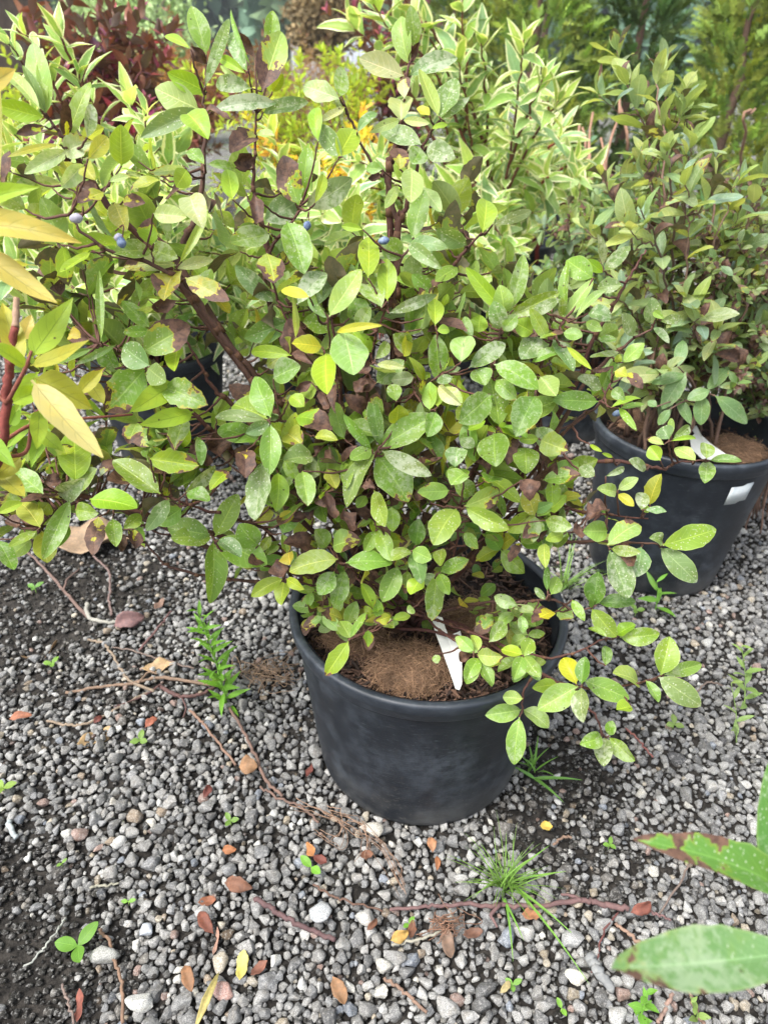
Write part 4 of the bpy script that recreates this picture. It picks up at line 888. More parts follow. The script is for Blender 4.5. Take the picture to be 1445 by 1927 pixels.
for (bx, by, bd, tx, ty, td, wd, c_, br, cu) in [
    (-60, 425, .56, 155, 458, .56, 78, 'Y', .02, .8), (-40, 470, .57, 108, 570, .56, 70, 'Y', .05, .6), (-50, 390, .56, 75, 352, .54, 55, 'l', 0, .5), (-30, 430, .60, -5, 90, .60, 60, 'y', .1, .3), (-60, 200, .56, 30, 130, .6, 60, 'Y', .15, .4),
    (60, 672, .60, 138, 560, .63, 72, 'l', 0, .3), (58, 688, .60, 168, 640, .57, 42, 'y', .12, .5), (40, 690, .60, 5, 570, .62, 60, 'y', .1, .4), (50, 690, .60, -30, 640, .57, 42, 'l', 0, .3),
    (60, 715, .60, 195, 862, .56, 78, 'p', .16, .7), (65, 712, .61, 175, 770, .63, 85, 'y', .12, .5), (55, 640, .66, 112, 600, .68, 50, 'Y', .3, .4), (45, 640, .66, 60, 592, .66, 44, 'Y', .25, .5), (130, 630, .68, 170, 640, .68, 44, 'Y', .5, .7),
    (330, 720, .78, 245, 775, .74, 62, 'l', 0, .3), (365, 775, .78, 262, 800, .74, 52, 'l', 0, .3), (75, 770, .66, 70, 845, .63, 44, 'l', 0, .5), (75, 812, .67, 120, 850, .66, 42, 'l', 0, .3), (20, 800, .67, 40, 755, .66, 40, 'g', 0, .3),
    (60, 790, .68, 10, 845, .68, 44, 'g', 0, .3), (100, 770, .68, 135, 800, .66, 50, 'g', 0, .4), (70, 700, .66, 30, 775, .66, 50, 'l', 0, .4), (40, 860, .66, -20, 905, .64, 50, 'y', 0, .4), (0, 890, .66, 48, 935, .64, 50, 'y', .1, .5), (150, 740, .70, 200, 690, .70, 40, 'y', .3, .4),
    (20, 760, .64, 90, 730, .66, 48, 'l', 0, .4), (-20, 830, .64, 30, 880, .62, 46, 'g', 0, .4), (170, 720, .72, 196, 760, .72, 44, 'y', .1, .4), (90, 800, .70, 60, 880, .69, 44, 'g', 0, .4)]:
    B = P(bx, by, bd); T = P(tx, ty, td); n0 = nrm(nrm(CAM-B)+np.array([0, 0, .5])); h = hsh(bx, ty)
    YL.add(B, T-B, n0, wd*bd/F*1.05, np.array(Yc[c_])*(.9+.2*h), brown=br, res=.03, curl=cu*(1 if h > .3 else -1), fold=.2+.4*h, wave=.13, shape='o', twist=(h-.5)*.7)
YL.build('foliage', M['ylleaf'], yd)

# ---------------------------------------------------------------- glossy leaves close to the lens, lower right
fb = np.array([.62, .30, 0.0])
fl = empty('rhododendron_shrub', fb, 'glossy broad-leaved shrub reaching in close at the lower right corner', 'shrub')
st = MB(); hub = P(1490, 1720, .50); st.tube(smooth_line([fb, fb+[-.02, 0, .2], hub], 6, .002), .009, .004, 8, (.12, .16, .05, 1), .06); st.build('stem', M['stem'], fl)
for (bx, by, bd, tx, ty, td, wd, br, c_, cu, lb) in [(1500, 1700, .50, 1190, 1580, .46, 70, .42, (.085, .20, .030), .9, 'narrow green leaf with a brown dead edge'), (1500, 1790, .41, 1150, 1822, .345, 98, .33, (.13, .25, .085), -.25, 'broad pale-sprayed leaf with a brown tip nearest the lens'),
                                           (1500, 1740, .50, 1452, 1425, .50, 120, 0, (.08, .20, .04), .2, 'upright glossy leaf cut by the right picture edge'), (1500, 1760, .50, 1610, 1640, .50, 100, 0, (.12, .26, .045), .3, None)]:
    q = Leaves(18, 9, int(bx+ty)); B = P(bx, by, bd); T = P(tx, ty, td); q.add(B, T-B, nrm(nrm(CAM-B)*.7+np.array([0, 0, .9])), wd*bd/F*1.05, c_, brown=br, res=1.0, curl=cu, fold=.5, wave=.05, shape='e')
    o = q.build('leaf', M['bigleaf'], fl)
    if lb: o['label'] = lb
    tw = MB(); tw.tube([B, (B+hub)/2, hub], .0018, .002, 7, (.2, .3, .08, 1)); tw.build('petiole', M['stem'], o if False else fl)

# ---------------------------------------------------------------- bare canes
canes = empty('bare_cane_shrub', (1.0, 4.6, 0), 'clump of bare brown canes standing before the evergreens', 'shrub'); st = MB()
for q, (x0, y0, x1, y1, d) in enumerate([(1100, 390, 1115, 212, 3.0), (1130, 400, 1165, 180, 3.1), (1118, 380, 1095, 240, 3.3), (1180, 300, 1165, 185, 3.2), (1395, 250, 1420, 205, 3.2), (1090, 400, 1090, 235, 3.0), (1150, 400, 1130, 260, 3.0)]):
    b_ = np.array([1.0, 4.6, 0])*0+G(x0, 470+q*4); st.tube(smooth_line([b_, P(x0, y0, d), P(x1, y1, d)], 6, .006, q), .009, .005, 6, (.26, .15, .10, 1), .12)
st.build('cane', M['stem'], canes)
# ---------------------------------------------------------------- evergreens
def evergreen(c, h, r, label, colr, seed, n=15000, grp='feathery evergreens behind the rows of pots'):
    root = empty('conifer_tree', (c[0], c[1], 0), label, 'evergreen tree', grp); g = np.random.default_rng(seed)
    mb = MB(); mb.tube(smooth_line([(c[0], c[1], 0), (c[0]+.02, c[1], h*.5), (c[0], c[1], h*.95)], 5, .01, seed), .05, .012, 8, (.13, .08, .06, 1)); mb.build('trunk', M['stem'], root)
    # branchlets: each a curved spray carrying small scales
    nb_ = n//26; Vs, Fs, Cs, k = [], [], [], 0
    for _ in range(nb_):
        z = h*(.04+.96*g.random()**.9); prof = r*(1-(z/h)**2.2)**.6*(.85+.15*math.sin(z*7+seed)); a_ = g.uniform(0, 6.28)
        lob = 1+.16*math.sin(3*a_+z*3+seed)+.12*math.sin(7*a_-z*5)
        rad = prof*lob*(.35+.65*g.random()**.35); o_ = np.array([math.cos(a_), math.sin(a_), 0]); p = np.array([c[0], c[1], z])+o_*rad
        d = nrm(o_*g.uniform(.4, .9)+np.array([0, 0, g.uniform(.5, 1.1)])+g.normal(size=3)*.25); L = g.uniform(.10, .20); pl = nrm(np.cross(d, o_+g.normal(size=3)*.6))
        base = np.array(colr)*g.uniform(.45, 1.7)*np.array([g.uniform(.8, 1.25), 1, g.uniform(.7, 1.2)])
        t_ = np.repeat(np.linspace(.05, 1, 13), 2); sg = np.tile([-1, 1], 13)
        q = p+np.outer(t_*L, d)-np.outer(t_**2*L*.25, [0, 0, 1.0]); ll = .045*(1.1-t_*.75)*g.uniform(.8, 1.2, 26)
        dv = d*.75+pl*sg[:, None]*.8+g.normal(size=(26, 3))*.22; dv /= np.linalg.norm(dv, axis=1, keepdims=True)
        nn = np.cross(dv, np.cross(d, pl)+g.normal(size=3)*.3); nn /= np.linalg.norm(nn, axis=1, keepdims=True)+1e-9
        wv = nn*.0042
        V = np.stack([q-wv, q+wv, q+dv*ll[:, None]*.6+wv*.9, q+dv*ll[:, None], q+dv*ll[:, None]*.6-wv*.9], 1).reshape(-1, 3)
        Vs.append(V); Fs.append(np.arange(26)[:, None]*5+np.arange(5)+k); k += 130; Cs.append(np.tile([*np.clip(base, 0, 1), 1], (130, 1)))
    mesh_obj('crown', np.concatenate(Vs), [np.concatenate(Fs)], M['frond'], root, True, {'tint': np.concatenate(Cs)})
    return root
evergreen((.95, 5.7), 2.3, .62, 'olive-green evergreen left of the dark one', (.22, .31, .055), 1, 46000)
evergreen((1.72, 5.9), 2.1, .48, 'dark evergreen in the gap between the brighter ones', (.10, .17, .05), 2, 34000)
evergreen((2.75, 5.6), 2.6, .68, 'bright yellow-green evergreen at the top right', (.36, .42, .055), 3, 50000)
evergreen((2.22, 5.3), 1.75, .40, 'narrow green evergreen just left of the bright one', (.20, .28, .055), 4, 28000)
evergreen((3.75, 5.4), 2.7, .70, 'yellow-green evergreen cut by the right picture edge', (.31, .38, .055), 5, 36000)
evergreen((1.35, 7.6), 2.6, .62, 'dark green evergreen standing behind the gap', (.09, .15, .05), 6, 26000)
evergreen((.50, 6.9), 2.1, .45, 'slim evergreen behind the tall pale dogwood shoots', (.17, .24, .055), 7, 20000)

def leafy_tree(name, c, h, r, zc, label, colr, seed, n, leaf=.05, grp=None, squash=1.0, cat='tree'):
    root = empty(name, (c[0], c[1], 0), label, cat, grp); g = np.random.default_rng(seed)
    mb = MB(); mb.tube(smooth_line([(c[0], c[1], 0), (c[0]+.03*r, c[1], zc*.6), (c[0], c[1], zc)], 4), r*.09, r*.04, 8, (.10, .07, .05, 1))
    for _ in range(7):
        d = nrm([g.normal(), g.normal(), abs(g.normal())+.3]); mb.tube(smooth_line([(c[0], c[1], zc*.75), np.array([c[0], c[1], zc])+d*r*.3, np.array([c[0], c[1], zc])+d*r*.8], 4), r*.03, r*.01, 5, (.10, .07, .05, 1))
    mb.build('trunk', M['stem'], root)
    cl = g.normal(size=(60, 3)); cl /= np.linalg.norm(cl, axis=1, keepdims=True); cl *= (g.random((60, 1))**.4); Vs, Cs = [], []
    P0 = cl[g.integers(60, size=n)]*np.array([r*.85, r*.85, r*.85*squash])+g.normal(size=(n, 3))*r*.13+np.array([c[0], c[1], zc])
    d = g.normal(size=(n, 3)); d /= np.linalg.norm(d, axis=1, keepdims=True); e = np.cross(d, g.normal(size=(n, 3))); e /= np.linalg.norm(e, axis=1, keepdims=True)
    L = leaf*g.uniform(.6, 1.3, (n, 1)); V = np.stack([P0-d*L, P0+e*L*.45, P0+d*L, P0-e*L*.45], 1).reshape(-1, 3)
    cc = np.array(colr)*g.uniform(.6, 1.4, (n, 1)); C_ = np.concatenate([np.repeat(cc, 4, 0), np.ones((n*4, 1))], 1)
    mesh_obj('crown', V, [np.arange(n*4).reshape(-1, 4)], M['frond'], root, True, {'tint': C_})
leafy_tree('willow_tree', (-4.2, 13.5), 2.6, 1.25, 1.35, 'pale green rounded tree beyond the purple shrub', (.42, .56, .25), 41, 16000, .06)
leafy_tree('copper_tree', (-1.0, 12.0), 2.3, .55, 1.75, 'brownish round tree left of the tall pale dogwood shoots', (.24, .18, .09), 42, 9000, .05, squash=1.3)
leafy_tree('copper_tree', (-10.8, 19.0), 3.5, 1.3, 1.6, 'brown shrubby tree before the shed at the top left', (.14, .09, .05), 43, 8000, .08)
# far wood: one mass on the rising ground
def wood():
    g = np.random.default_rng(50); Vs, Fs, Cs, k = [], [], [], 0
    for t_ in range(110):
        y = g.uniform(55, 95); x = g.uniform(-.75*y, .9*y); h = g.uniform(13, 24); r = g.uniform(2.8, 5); n = 420; con = g.random() < .35
        z = h*(.05+.95*g.random(n)); pr = r*((1-z/h)**.7 if con else np.sqrt(np.clip(1-((z-h*.55)/(h*.5))**2, 0.05, 1))); a_ = g.uniform(0, 6.28, n)
        P0 = np.stack([x+pr*np.cos(a_)*(.6+.4*g.random(n)), y+pr*np.sin(a_), z], 1); d = g.normal(size=(n, 3)); d /= np.linalg.norm(d, axis=1, keepdims=True); e = np.cross(d, g.normal(size=(n, 3))); e /= np.linalg.norm(e, axis=1, keepdims=True)
        L = g.uniform(.6, 1.3, (n, 1)); V = np.stack([P0-d*L, P0+e*L*.7, P0+d*L, P0-e*L*.7], 1).reshape(-1, 3)
        Vs.append(V); Fs.append(np.arange(n*4).reshape(-1, 4)+k); k += n*4; c_ = (np.array([.13, .23, .15]) if con else np.array([.22, .33, .17]))*g.uniform(.6, 1.3)
        Cs.append(np.tile([*c_, 1], (n*4, 1)))
    o = mesh_obj('woodland', np.concatenate(Vs), [np.concatenate(Fs)], M['frond'], None, True, {'tint': np.concatenate(Cs)}); tag(o, 'dark wooded hillside far behind the nursery', 'woodland', None, 'stuff')
wood()
# hill carrying it
xs2 = np.linspace(-160, 160, 40); ys2 = np.linspace(50, 240, 24); X2, Y2 = np.meshgrid(xs2, ys2, indexing='ij'); Z2 = -0.3+np.clip((Y2-52)/150, 0, 1)**1.2*26+2*np.sin(X2*.05)*np.clip((Y2-60)/60, 0, 1)
i, j = np.meshgrid(np.arange(39), np.arange(23), indexing='ij'); a = (i*24+j).ravel()
hill = mesh_obj('hill', np.stack([X2, Y2, Z2], -1).reshape(-1, 3), [np.stack([a, a+24, a+25, a+1], 1)], simple('hill_grass', (.03, .05, .025), (.05, .075, .03), .3, .95)); tag(hill, 'dark green hillside under the far wood', None, None, 'structure')
# greenhouse tunnels
def tunnel(c, L, wd, h, rot, label):
    root = empty('greenhouse_tunnel', c, label, 'greenhouse', 'white greenhouse tunnels in the distance'); mb = MB(); V = []; n = 14
    ca, sa = math.cos(rot), math.sin(rot)
    def tr(x, y, z): return (c[0]+x*ca-y*sa, c[1]+x*sa+y*ca, z)
    for s_ in (-L/2, L/2):
        for k in range(n): a_ = math.pi*k/(n-1); V.append(tr(s_, -math.cos(a_)*wd/2, max(0,math.sin(a_))**.8*h))
    mb.add(V, [[(k, k+1, n+k+1, n+k) for k in range(n-1)]]); V3 = V+[tr(-L/2, 0, 0), tr(L/2, 0, 0)]
    mb.add(V3, [[(k, k+1, 2*n) for k in range(n-1)]+[(n+k+1, n+k, 2*n+1) for k in range(n-1)]]); mb.build('cover', M['film'], root, False)
    for q in range(7):
        s_ = -L/2+L*q/6; m2 = MB(); m2.tube([tr(s_, -math.cos(math.pi*k/11)*(wd/2+.04), max(0,math.sin(math.pi*k/11))**.8*(h+.04)) for k in range(12)], .05, .05, 5, (.4, .42, .45, 1)); m2.build('hoop', M['stone'], root)
tunnel((-3.2, 44, 0), 4.4, 5, 2.7, .15, 'white greenhouse tunnel seen just right of the brown tree')
tunnel((-17.5, 31, 0), 8, 5, 1.9, -.1, 'white greenhouse tunnel at the far left above the lime shrub')
sh = empty('shed', (-15.0, 26, 0), 'brown shed with a dark roof in the top left corner', 'shed'); mb = MB()
def box(mb, x0, x1, y0, y1, z0, z1, c_=(1, 1, 1, 1)):
    V = [(x, y, z) for z in (z0, z1) for x, y in ((x0, y0), (x1, y0), (x1, y1), (x0, y1))]; mb.add(V, [[(3, 2, 1, 0), (4, 5, 6, 7), (0, 1, 5, 4), (1, 2, 6, 5), (2, 3, 7, 6), (3, 0, 4, 7)]], c_)
box(mb, -20, -12.2, 24, 29, 0, 3.3); mb.build('wall', M['barn'], sh, False)
mb = MB(); mb.add([(-20.4, 23.6, 3.303), (-11.8, 23.6, 3.303), (-11.8, 29.4, 3.303), (-20.4, 29.4, 3.303), (-20.4, 26.5, 5.2), (-11.8, 26.5, 5.2)], [[(0, 1, 5, 4), (2, 3, 4, 5), (3, 2, 1, 0)], [(1, 2, 5), (3, 0, 4)]]); mb.build('roof', M['roof'], sh, False)

# ---------------------------------------------------------------- litter on the gravel
def twig(px, d0, d1, cc, label, z=.010, lift=.004, name='twig', cat='twig', side=None):
    pts = [G(x, y, z+lift*abs(math.sin(q*2.1))) for q, (x, y) in enumerate(px)]; c0 = pts[len(pts)//2]
    cc = tuple(np.array(cc)*np.array([.68, .80, .88])); mb = MB(); mb.tube(smooth_line(pts, 8, .0010, int(px[0][0])), d0/2, d1/2, 7, (*cc, 1), .10, int(px[0][1]))
    for s_ in (side or []):
        mb.tube(smooth_line([G(x, y, z+.004) for x, y in s_], 5, .0006), d1/2*.8, d1/2*.35, 6, (*cc, 1), .1)
    o = mb.build(name, M['twig']); recenter(o, c0); return tag(o, label, cat, 'fallen twigs on the gravel')
br_, tn, pl_, rd = (.15, .075, .05), (.27, .18, .12), (.36, .30, .24), (.16, .055, .045)
twig([(43, 1029), (90, 1075), (130, 1122), (166, 1162)], .006, .008, (.19, .11, .085), 'brown twig slanting down from under the yellowing leaves to the pale bent stick', side=[[(120, 1112), (128, 1090), (150, 1070)]])
twig([(176, 1046), (200, 1068), (208, 1090), (207, 1130), (211, 1158)], .005, .006, (.20, .12, .10), 'thin curved twig hanging down right of the long slanting one')
twig([(164, 1136), (166, 1158), (190, 1170), (222, 1171), (250, 1164)], .010, .007, pl_, 'thick pale bent stick at the left, with a bleached end', .014)
twig([(166, 1204), (195, 1212), (212, 1232), (232, 1265), (249, 1283), (291, 1301)], .005, .006, tn, 'tan twig curving down beside the tan oak-like leaf')
twig([(125, 1303), (190, 1292), (249, 1287), (300, 1275), (399, 1289)], .006, .007, (.24, .14, .09), 'long brown twig lying level, left of the tall weed', side=[[(260, 1286), (280, 1265), (296, 1268)]])
twig([(89, 1357), (130, 1364), (166, 1361), (216, 1337), (282, 1299)], .005, .005, tn, 'tan twig curving up to the right above the crumpled tan leaf')
twig([(212, 1218), (250, 1224), (291, 1237), (365, 1258)], .003, .004, (.2, .13, .1), 'thin grey-brown twig above the long level one')
twig([(324, 1150), (300, 1180), (291, 1191), (262, 1224)], .004, .005, (.17, .08, .07), 'short reddish twig left of the tall weed top')
twig([(357, 1337), (378, 1357), (399, 1382), (444, 1440)], .0055, .0045, (.28, .15, .10), 'straight light brown twig below the foot of the tall weed')
twig([(432, 1332), (455, 1370), (478, 1415), (498, 1465), (532, 1499)], .0055, .006, (.20, .11, .08), 'long brown twig running from the tall weed down to the pot foot')
twig([(419, 1283), (440, 1272), (461, 1262)], .005, .005, tn, 'short tan twig just right of the tall weed')
twig([(300, 1290), (340, 1310), (380, 1305), (410, 1290)], .008, .006, (.13, .06, .05), 'dark red-brown twig under the tall weed', side=[[(330, 1305), (350, 1325), (345, 1350)], [(300, 1290), (270, 1310), (215, 1330)]])
twig([(480, 1690), (510, 1710), (545, 1730), (590, 1752), (630, 1768)], .0075, .0065, (.13, .065, .06), 'thick dark brown twig with a cut end, lower left of centre', .013)
twig([(590, 1665), (620, 1682), (650, 1695), (720, 1715)], .0035, .003, br_, 'thin dark twig right of the thick cut one')
twig([(187, 1750), (205, 1770), (215, 1805), (228, 1850), (232, 1925)], .0045, .0045, (.24, .13, .08), 'orange-brown twig curving down beside the two-leaved seedling')
twig([(125, 1727), (105, 1755), (80, 1790), (45, 1820)], .003, .0028, (.38, .34, .28), 'thin bleached twig left of the two-leaved seedling')
twig([(118, 1852), (128, 1885), (140, 1927)], .0035, .003, (.22, .14, .11), 'short thin twig at the bottom left corner')
twig([(733, 1712), (800, 1706), (850, 1703), (923, 1702), (1010, 1704), (1093, 1695), (1130, 1700), (1183, 1712)], .0045, .0085, (.17, .085, .075), 'long reddish twig lying level across the grass tuft', .013, side=[[(1093, 1695), (1075, 1685), (1055, 1683)], [(940, 1702), (925, 1722), (935, 1745)]])
twig([(1163, 1717), (1140, 1745), (1128, 1780), (1113, 1830)], .0028, .0024, rd, 'thin red twig hanging off the end of the long level one')
twig([(1158, 1737), (1180, 1755), (1208, 1777)], .005, .005, (.32, .18, .12), 'tan twig running under the nearest glossy leaf tip')
twig([(1108, 1800), (1125, 1828), (1153, 1862)], .017, .012, (.26, .23, .21), 'weathered grey splinter of wood left of the nearest glossy leaf', .012)
twig([(723, 1840), (745, 1855), (775, 1880), (803, 1905)], .0045, .0045, (.27, .15, .10), 'brown twig at the bottom, left of the pale stone row')
twig([(1223, 1715), (1240, 1722), (1262, 1732)], .004, .003, (.2, .1, .09), 'short twig right of the red-brown leaf')
twig([(738, 1780), (775, 1770), (813, 1760), (843, 1745)], .004, .0035, (.33, .27, .2), 'pale twig right of the yellow-tipped leaf', side=[[(843, 1745), (850, 1720), (840, 1700)]])
twig([(1270, 1862), (1255, 1890), (1238, 1925)], .005, .005, (.33, .19, .14), 'light brown twig under the nearest glossy leaf, leaning left')
twig([(1293, 1862), (1305, 1890), (1323, 1927)], .005, .005, (.25, .14, .10), 'brown twig under the nearest glossy leaf, leaning right')
twig([(170, 1672), (195, 1666), (225, 1662)], .004, .003, (.30, .25, .18), 'short pale twig in the dark soil at the left')
twig([(17, 1545), (22, 1562), (32, 1577)], .008, .007, (.45, .43, .40), 'stubby white stick at the left edge')
twig([(1176, 1370), (1200, 1392), (1228, 1425)], .004, .0035, (.28, .10, .08), 'reddish twig right of the hanging shoots')
twig([(1040, 1590), (1060, 1575), (1075, 1577)], .004, .004, (.26, .15, .10), 'short brown twig right of the grass tuft')
twig([(600, 1548), (570, 1520), (520, 1500), (490, 1480)], .004, .004, (.2, .11, .08), 'brown twig lying against the foot of the big pot')
twig([(1300, 1310), (1330, 1285), (1360, 1290)], .004, .003, (.2, .13, .1), 'faint twig by the pale weed at the right')
twig([(1240, 1720), (1290, 1640), (1300, 1600)], .003, .003, (.2, .13, .1), 'thin dark twig behind the curled glossy leaf')
# fibrous roots by the pot foot
mb = MB(); gg = np.random.default_rng(9)
for ch_ in [[(560, 1510), (620, 1530), (680, 1562), (720, 1600), (765, 1675)], [(640, 1530), (690, 1550), (745, 1615), (770, 1650)], [(610, 1520), (650, 1545), (640, 1580), (600, 1560)], [(690, 1545), (700, 1580), (690, 1610)]]:
    for q in range(4):
        o_ = gg.normal(size=2)*9; mb.tube(smooth_line([G(x+o_[0]+gg.normal()*5, y+o_[1]+gg.normal()*5, .009+gg.random()*.012) for x, y in ch_], 5, .0012, q), .0007, .0004, 4, (*(np.array((.20, .13, .09))*gg.uniform(.5, 1.5)), 1))
o = mb.build('root_tangle', M['twig']); recenter(o, G(680, 1560)); tag(o, 'tangle of fine brown roots on the gravel in front of the big pot', 'roots')
mb = MB()
for q in range(34):
    o_ = gg.normal(size=2)*14; mb.tube(smooth_line([G(500+o_[0]+gg.normal()*20, 1260+o_[1]+gg.normal()*14, .009+gg.random()*.012) for _ in range(4)], 5, .001, q), .0007, .0005, 4, (*(np.array((.26, .18, .12))*gg.uniform(.5, 1.5)), 1))
o = mb.build('dry_grass_wisp', M['twig']); recenter(o, G(500, 1260)); tag(o, 'wisp of dry grass on the gravel left of the big pot', 'dry grass')
mb = MB()
for q in range(16):
    o_ = gg.normal(size=2)*12; mb.tube(smooth_line([G(845+o_[0]+gg.normal()*22, 1735+o_[1]+gg.normal()*16, .009+gg.random()*.014) for _ in range(4)], 5, .001, q), .0008, .0005, 4, (*(np.array((.16, .09, .06))*gg.uniform(.5, 1.5)), 1))
o = mb.build('root_tangle', M['twig']); recenter(o, G(845, 1735)); tag(o, 'small dark root clump under the long level twig', 'roots')

def fallen(px, py, L, asp, ang, cc, label, z=.016, curl=.9, fold=.4, shape='e', wave=.15, tilt=.25, wh=None):
    c_ = G(px, py, z); D = c_[1]*cp+(CH-z)*sp; d2 = L*D/F*1.05; e1 = nrm(G(px+20, py, z)-c_); e2 = nrm(G(px, py-20, z)-c_); v = (e1*math.cos(R(ang))+e2*math.sin(R(ang))*1.2)*d2
    cc = np.array(cc)*.8; q = Leaves(12, 7, int(px*3+py)); h = hsh(px, py)
    q.add(c_-v/2, v+np.array([0, 0, tilt*d2*(h-.4)]), nrm(np.array([h-.5, -.35, 1.0])), d2*asp, cc, brown=0, res=.25, curl=curl*1.4*(1 if h > .5 else -1), fold=fold, wave=wave*1.5, shape=shape, twist=(h-.5)*1.6, rag=.07)
    o = q.build('fallen_leaf', M['dry'] if wh is None else M[wh]); recenter(o, c_); md = o.modifiers.new('t', 'SOLIDIFY'); md.thickness = .0004
    return tag(o, label, 'fallen leaf', 'fallen leaves on the gravel')
BR, OR, RB, TA, PU_ = (.16, .075, .045), (.30, .13, .06), (.15, .05, .04), (.40, .27, .14), (.20, .12, .12)
fallen(450, 1668, 52, .5, -12, (.17, .085, .055), 'cupped brown leaf with a pale edge at the end of the thick cut twig')
fallen(390, 1695, 32, .5, 8, (.22, .09, .05), 'small reddish-brown leaf above the yellow-spotted one')
fallen(388, 1737, 40, .55, 130, (.16, .06, .04), 'dark red-brown leaf with a yellow corner')
fallen(405, 1768, 42, .3, 80, (.42, .26, .20), 'narrow pinkish-brown leaf just below the yellow-spotted one')
fallen(455, 1815, 42, .55, 80, (.62, .55, .15), 'half yellow fallen leaf')
fallen(488, 1820, 36, .5, 35, (.22, .10, .07), 'red-brown leaf right of the half yellow one')
fallen(637, 1863, 42, .6, -60, (.26, .15, .08), 'tan-brown oval leaf at the bottom, left of centre')
fallen(355, 1842, 40, .55, -70, (.24, .13, .07), 'folded brown leaf left of the half yellow one')
fallen(147, 1890, 48, .45, 85, (.22, .08, .06), 'red-brown leaf near the bottom left corner')
fallen(390, 1885, 90, .15, 60, (.38, .33, .12), 'narrow yellowish dry leaf standing up beside the pink stone')
fallen(432, 1600, 26, .6, 0, OR, 'small orange leaf fragment above the cupped brown leaf')
fallen(583, 1597, 26, .7, 120, (.40, .18, .07), 'small orange-brown leaf below the foot of the big pot')
fallen(602, 1617, 26, .6, -20, RB, 'dark brown fragment beside the small orange-brown leaf')
fallen(690, 1608, 24, .6, 10, BR, 'small brown leaf by the fine roots')
fallen(245, 1172, 58, .5, 15, PU_, 'purplish dry leaf at the end of the pale bent stick')
fallen(75, 1217, 75, .35, 35, (.33, .22, .12), 'crumpled tan leaf at the left under the slanting twig', curl=1.5, wave=.3)
fallen(180, 1385, 70, .45, 25, (.42, .30, .16), 'pale tan lobed leaf at the left', curl=1.2, wave=.35)
fallen(298, 1252, 60, .42, 12, (.42, .30, .17), 'tan ragged leaf left of the tall weed', curl=.8, wave=.35)
fallen(40, 1350, 42, .35, 10, (.30, .13, .08), 'orange-brown chip of leaf near the left edge')
fallen(285, 1360, 28, .5, 40, (.30, .11, .07), 'small red-brown leaf below the level twig')
fallen(468, 1443, 34, .9, 0, (.30, .18, .10), 'roundish brown seed-like leaf at the end of the straight twig')
fallen(390, 1490, 24, .6, 60, RB, 'small dark red leaf on the gravel left of the pot foot')
fallen(582, 1448, 26, .6, 70, RB, 'dark reddish leaf tucked against the left foot of the pot')
fallen(752, 1762, 34, .6, 20, (.42, .27, .08), 'yellow-tipped brown leaf beside the small round seedling')
fallen(775, 1748, 26, .6, 80, BR, 'brown leaf right of the yellow-tipped one')
fallen(890, 1755, 36, .5, 10, (.15, .08, .055), 'brown leaf under the long level twig')
fallen(842, 1772, 46, .5, -75, (.22, .15, .11), 'grey-brown folded leaf below the small root clump')
fallen(1205, 1709, 38, .6, 20, (.20, .075, .055), 'red-brown leaf at the right end of the long level twig')
fallen(812, 1590, 24, .7, 100, (.38, .20, .11), 'tan fragment below the middle of the pot')
fallen(1000, 1720, 34, .6, 0, (.35, .17, .09), 'orange-brown leaf behind the long grass blades')
fallen(1028, 1554, 22, .8, 0, (.62, .45, .10), 'tiny yellow leaf upper right of the grass tuft')
fallen(822, 1625, 22, .5, 90, OR, 'tiny orange leaf below the middle of the pot')
fallen(700, 1740, 24, .5, 40, BR, 'small brown scrap between the two lower twigs')
fallen(950, 1858, 24, .5, 40, (.35, .30, .15), 'small pale scrap at the bottom centre')
fallen(780, 1510, 40, .3, 8, (.16, .06, .045), 'thin red-brown leaf sliver at the front foot of the pot')
fallen(170, 1010, 150, .6, 6, (.34, .25, .17), 'large tan dry leaf in the shade behind the left branches', z=.03, curl=.4)
fallen(300, 1135, 30, .5, 60, (.20, .13, .10), 'dull brown leaf above the short reddish twig')
fallen(185, 1355, 20, .5, 40, RB, 'tiny dark leaf above the pale tan lobed one')
# a few stones that stand out
def stone(px, py, sz, cc, label, seed, flat=.7):
    V, T_ = rock_variants(1, 3, seed, 12); c_ = G(px, py, .008); D = c_[1]*cp+CH*sp; r = sz/2*D/F
    mb = MB(); mb.add(V[0]*np.array([r, r*.8, r*flat])*1.15+c_+np.array([0, 0, r*flat*.45]), [T_], (*cc, 1)); o = mb.build('stone', M['stone']); recenter(o, c_); return tag(o, label, 'stone')
stone(420, 1868, 42, (.30, .19, .165), 'flat pinkish brick-like stone beside the narrow yellowish leaf', 3, .5)
stone(268, 1890, 40, (.40, .40, .38), 'pale angular stone left of the pink one at the bottom', 4)
stone(190, 1800, 46, (.30, .30, .28), 'large grey stone beside the orange-brown twig', 5)
stone(688, 1730, 40, (.34, .33, .31), 'pale upright stone left of the small round seedling', 6)
stone(600, 1725, 44, (.30, .31, .32), 'big blue-grey stone right of the thick cut twig', 7)
stone(1075, 1840-70, 44, (.28, .28, .28), 'grey stone left of the weathered splinter', 8)
stone(705, 1565, 38, (.44, .42, .37), 'whitish flat stone at the foot of the pot', 9, .5)
stone(1340, 1790-40, 40, (.30, .30, .30), 'grey stone between the two glossy leaves', 10)
stone(278, 1752, 28, (.40, .43, .48), 'bluish pale pebble right of the two-leaved seedling', 12)
stone(1085, 1838, 34, (.42, .40, .35), 'cream-grey stone by the tip of the long grass blade', 13)
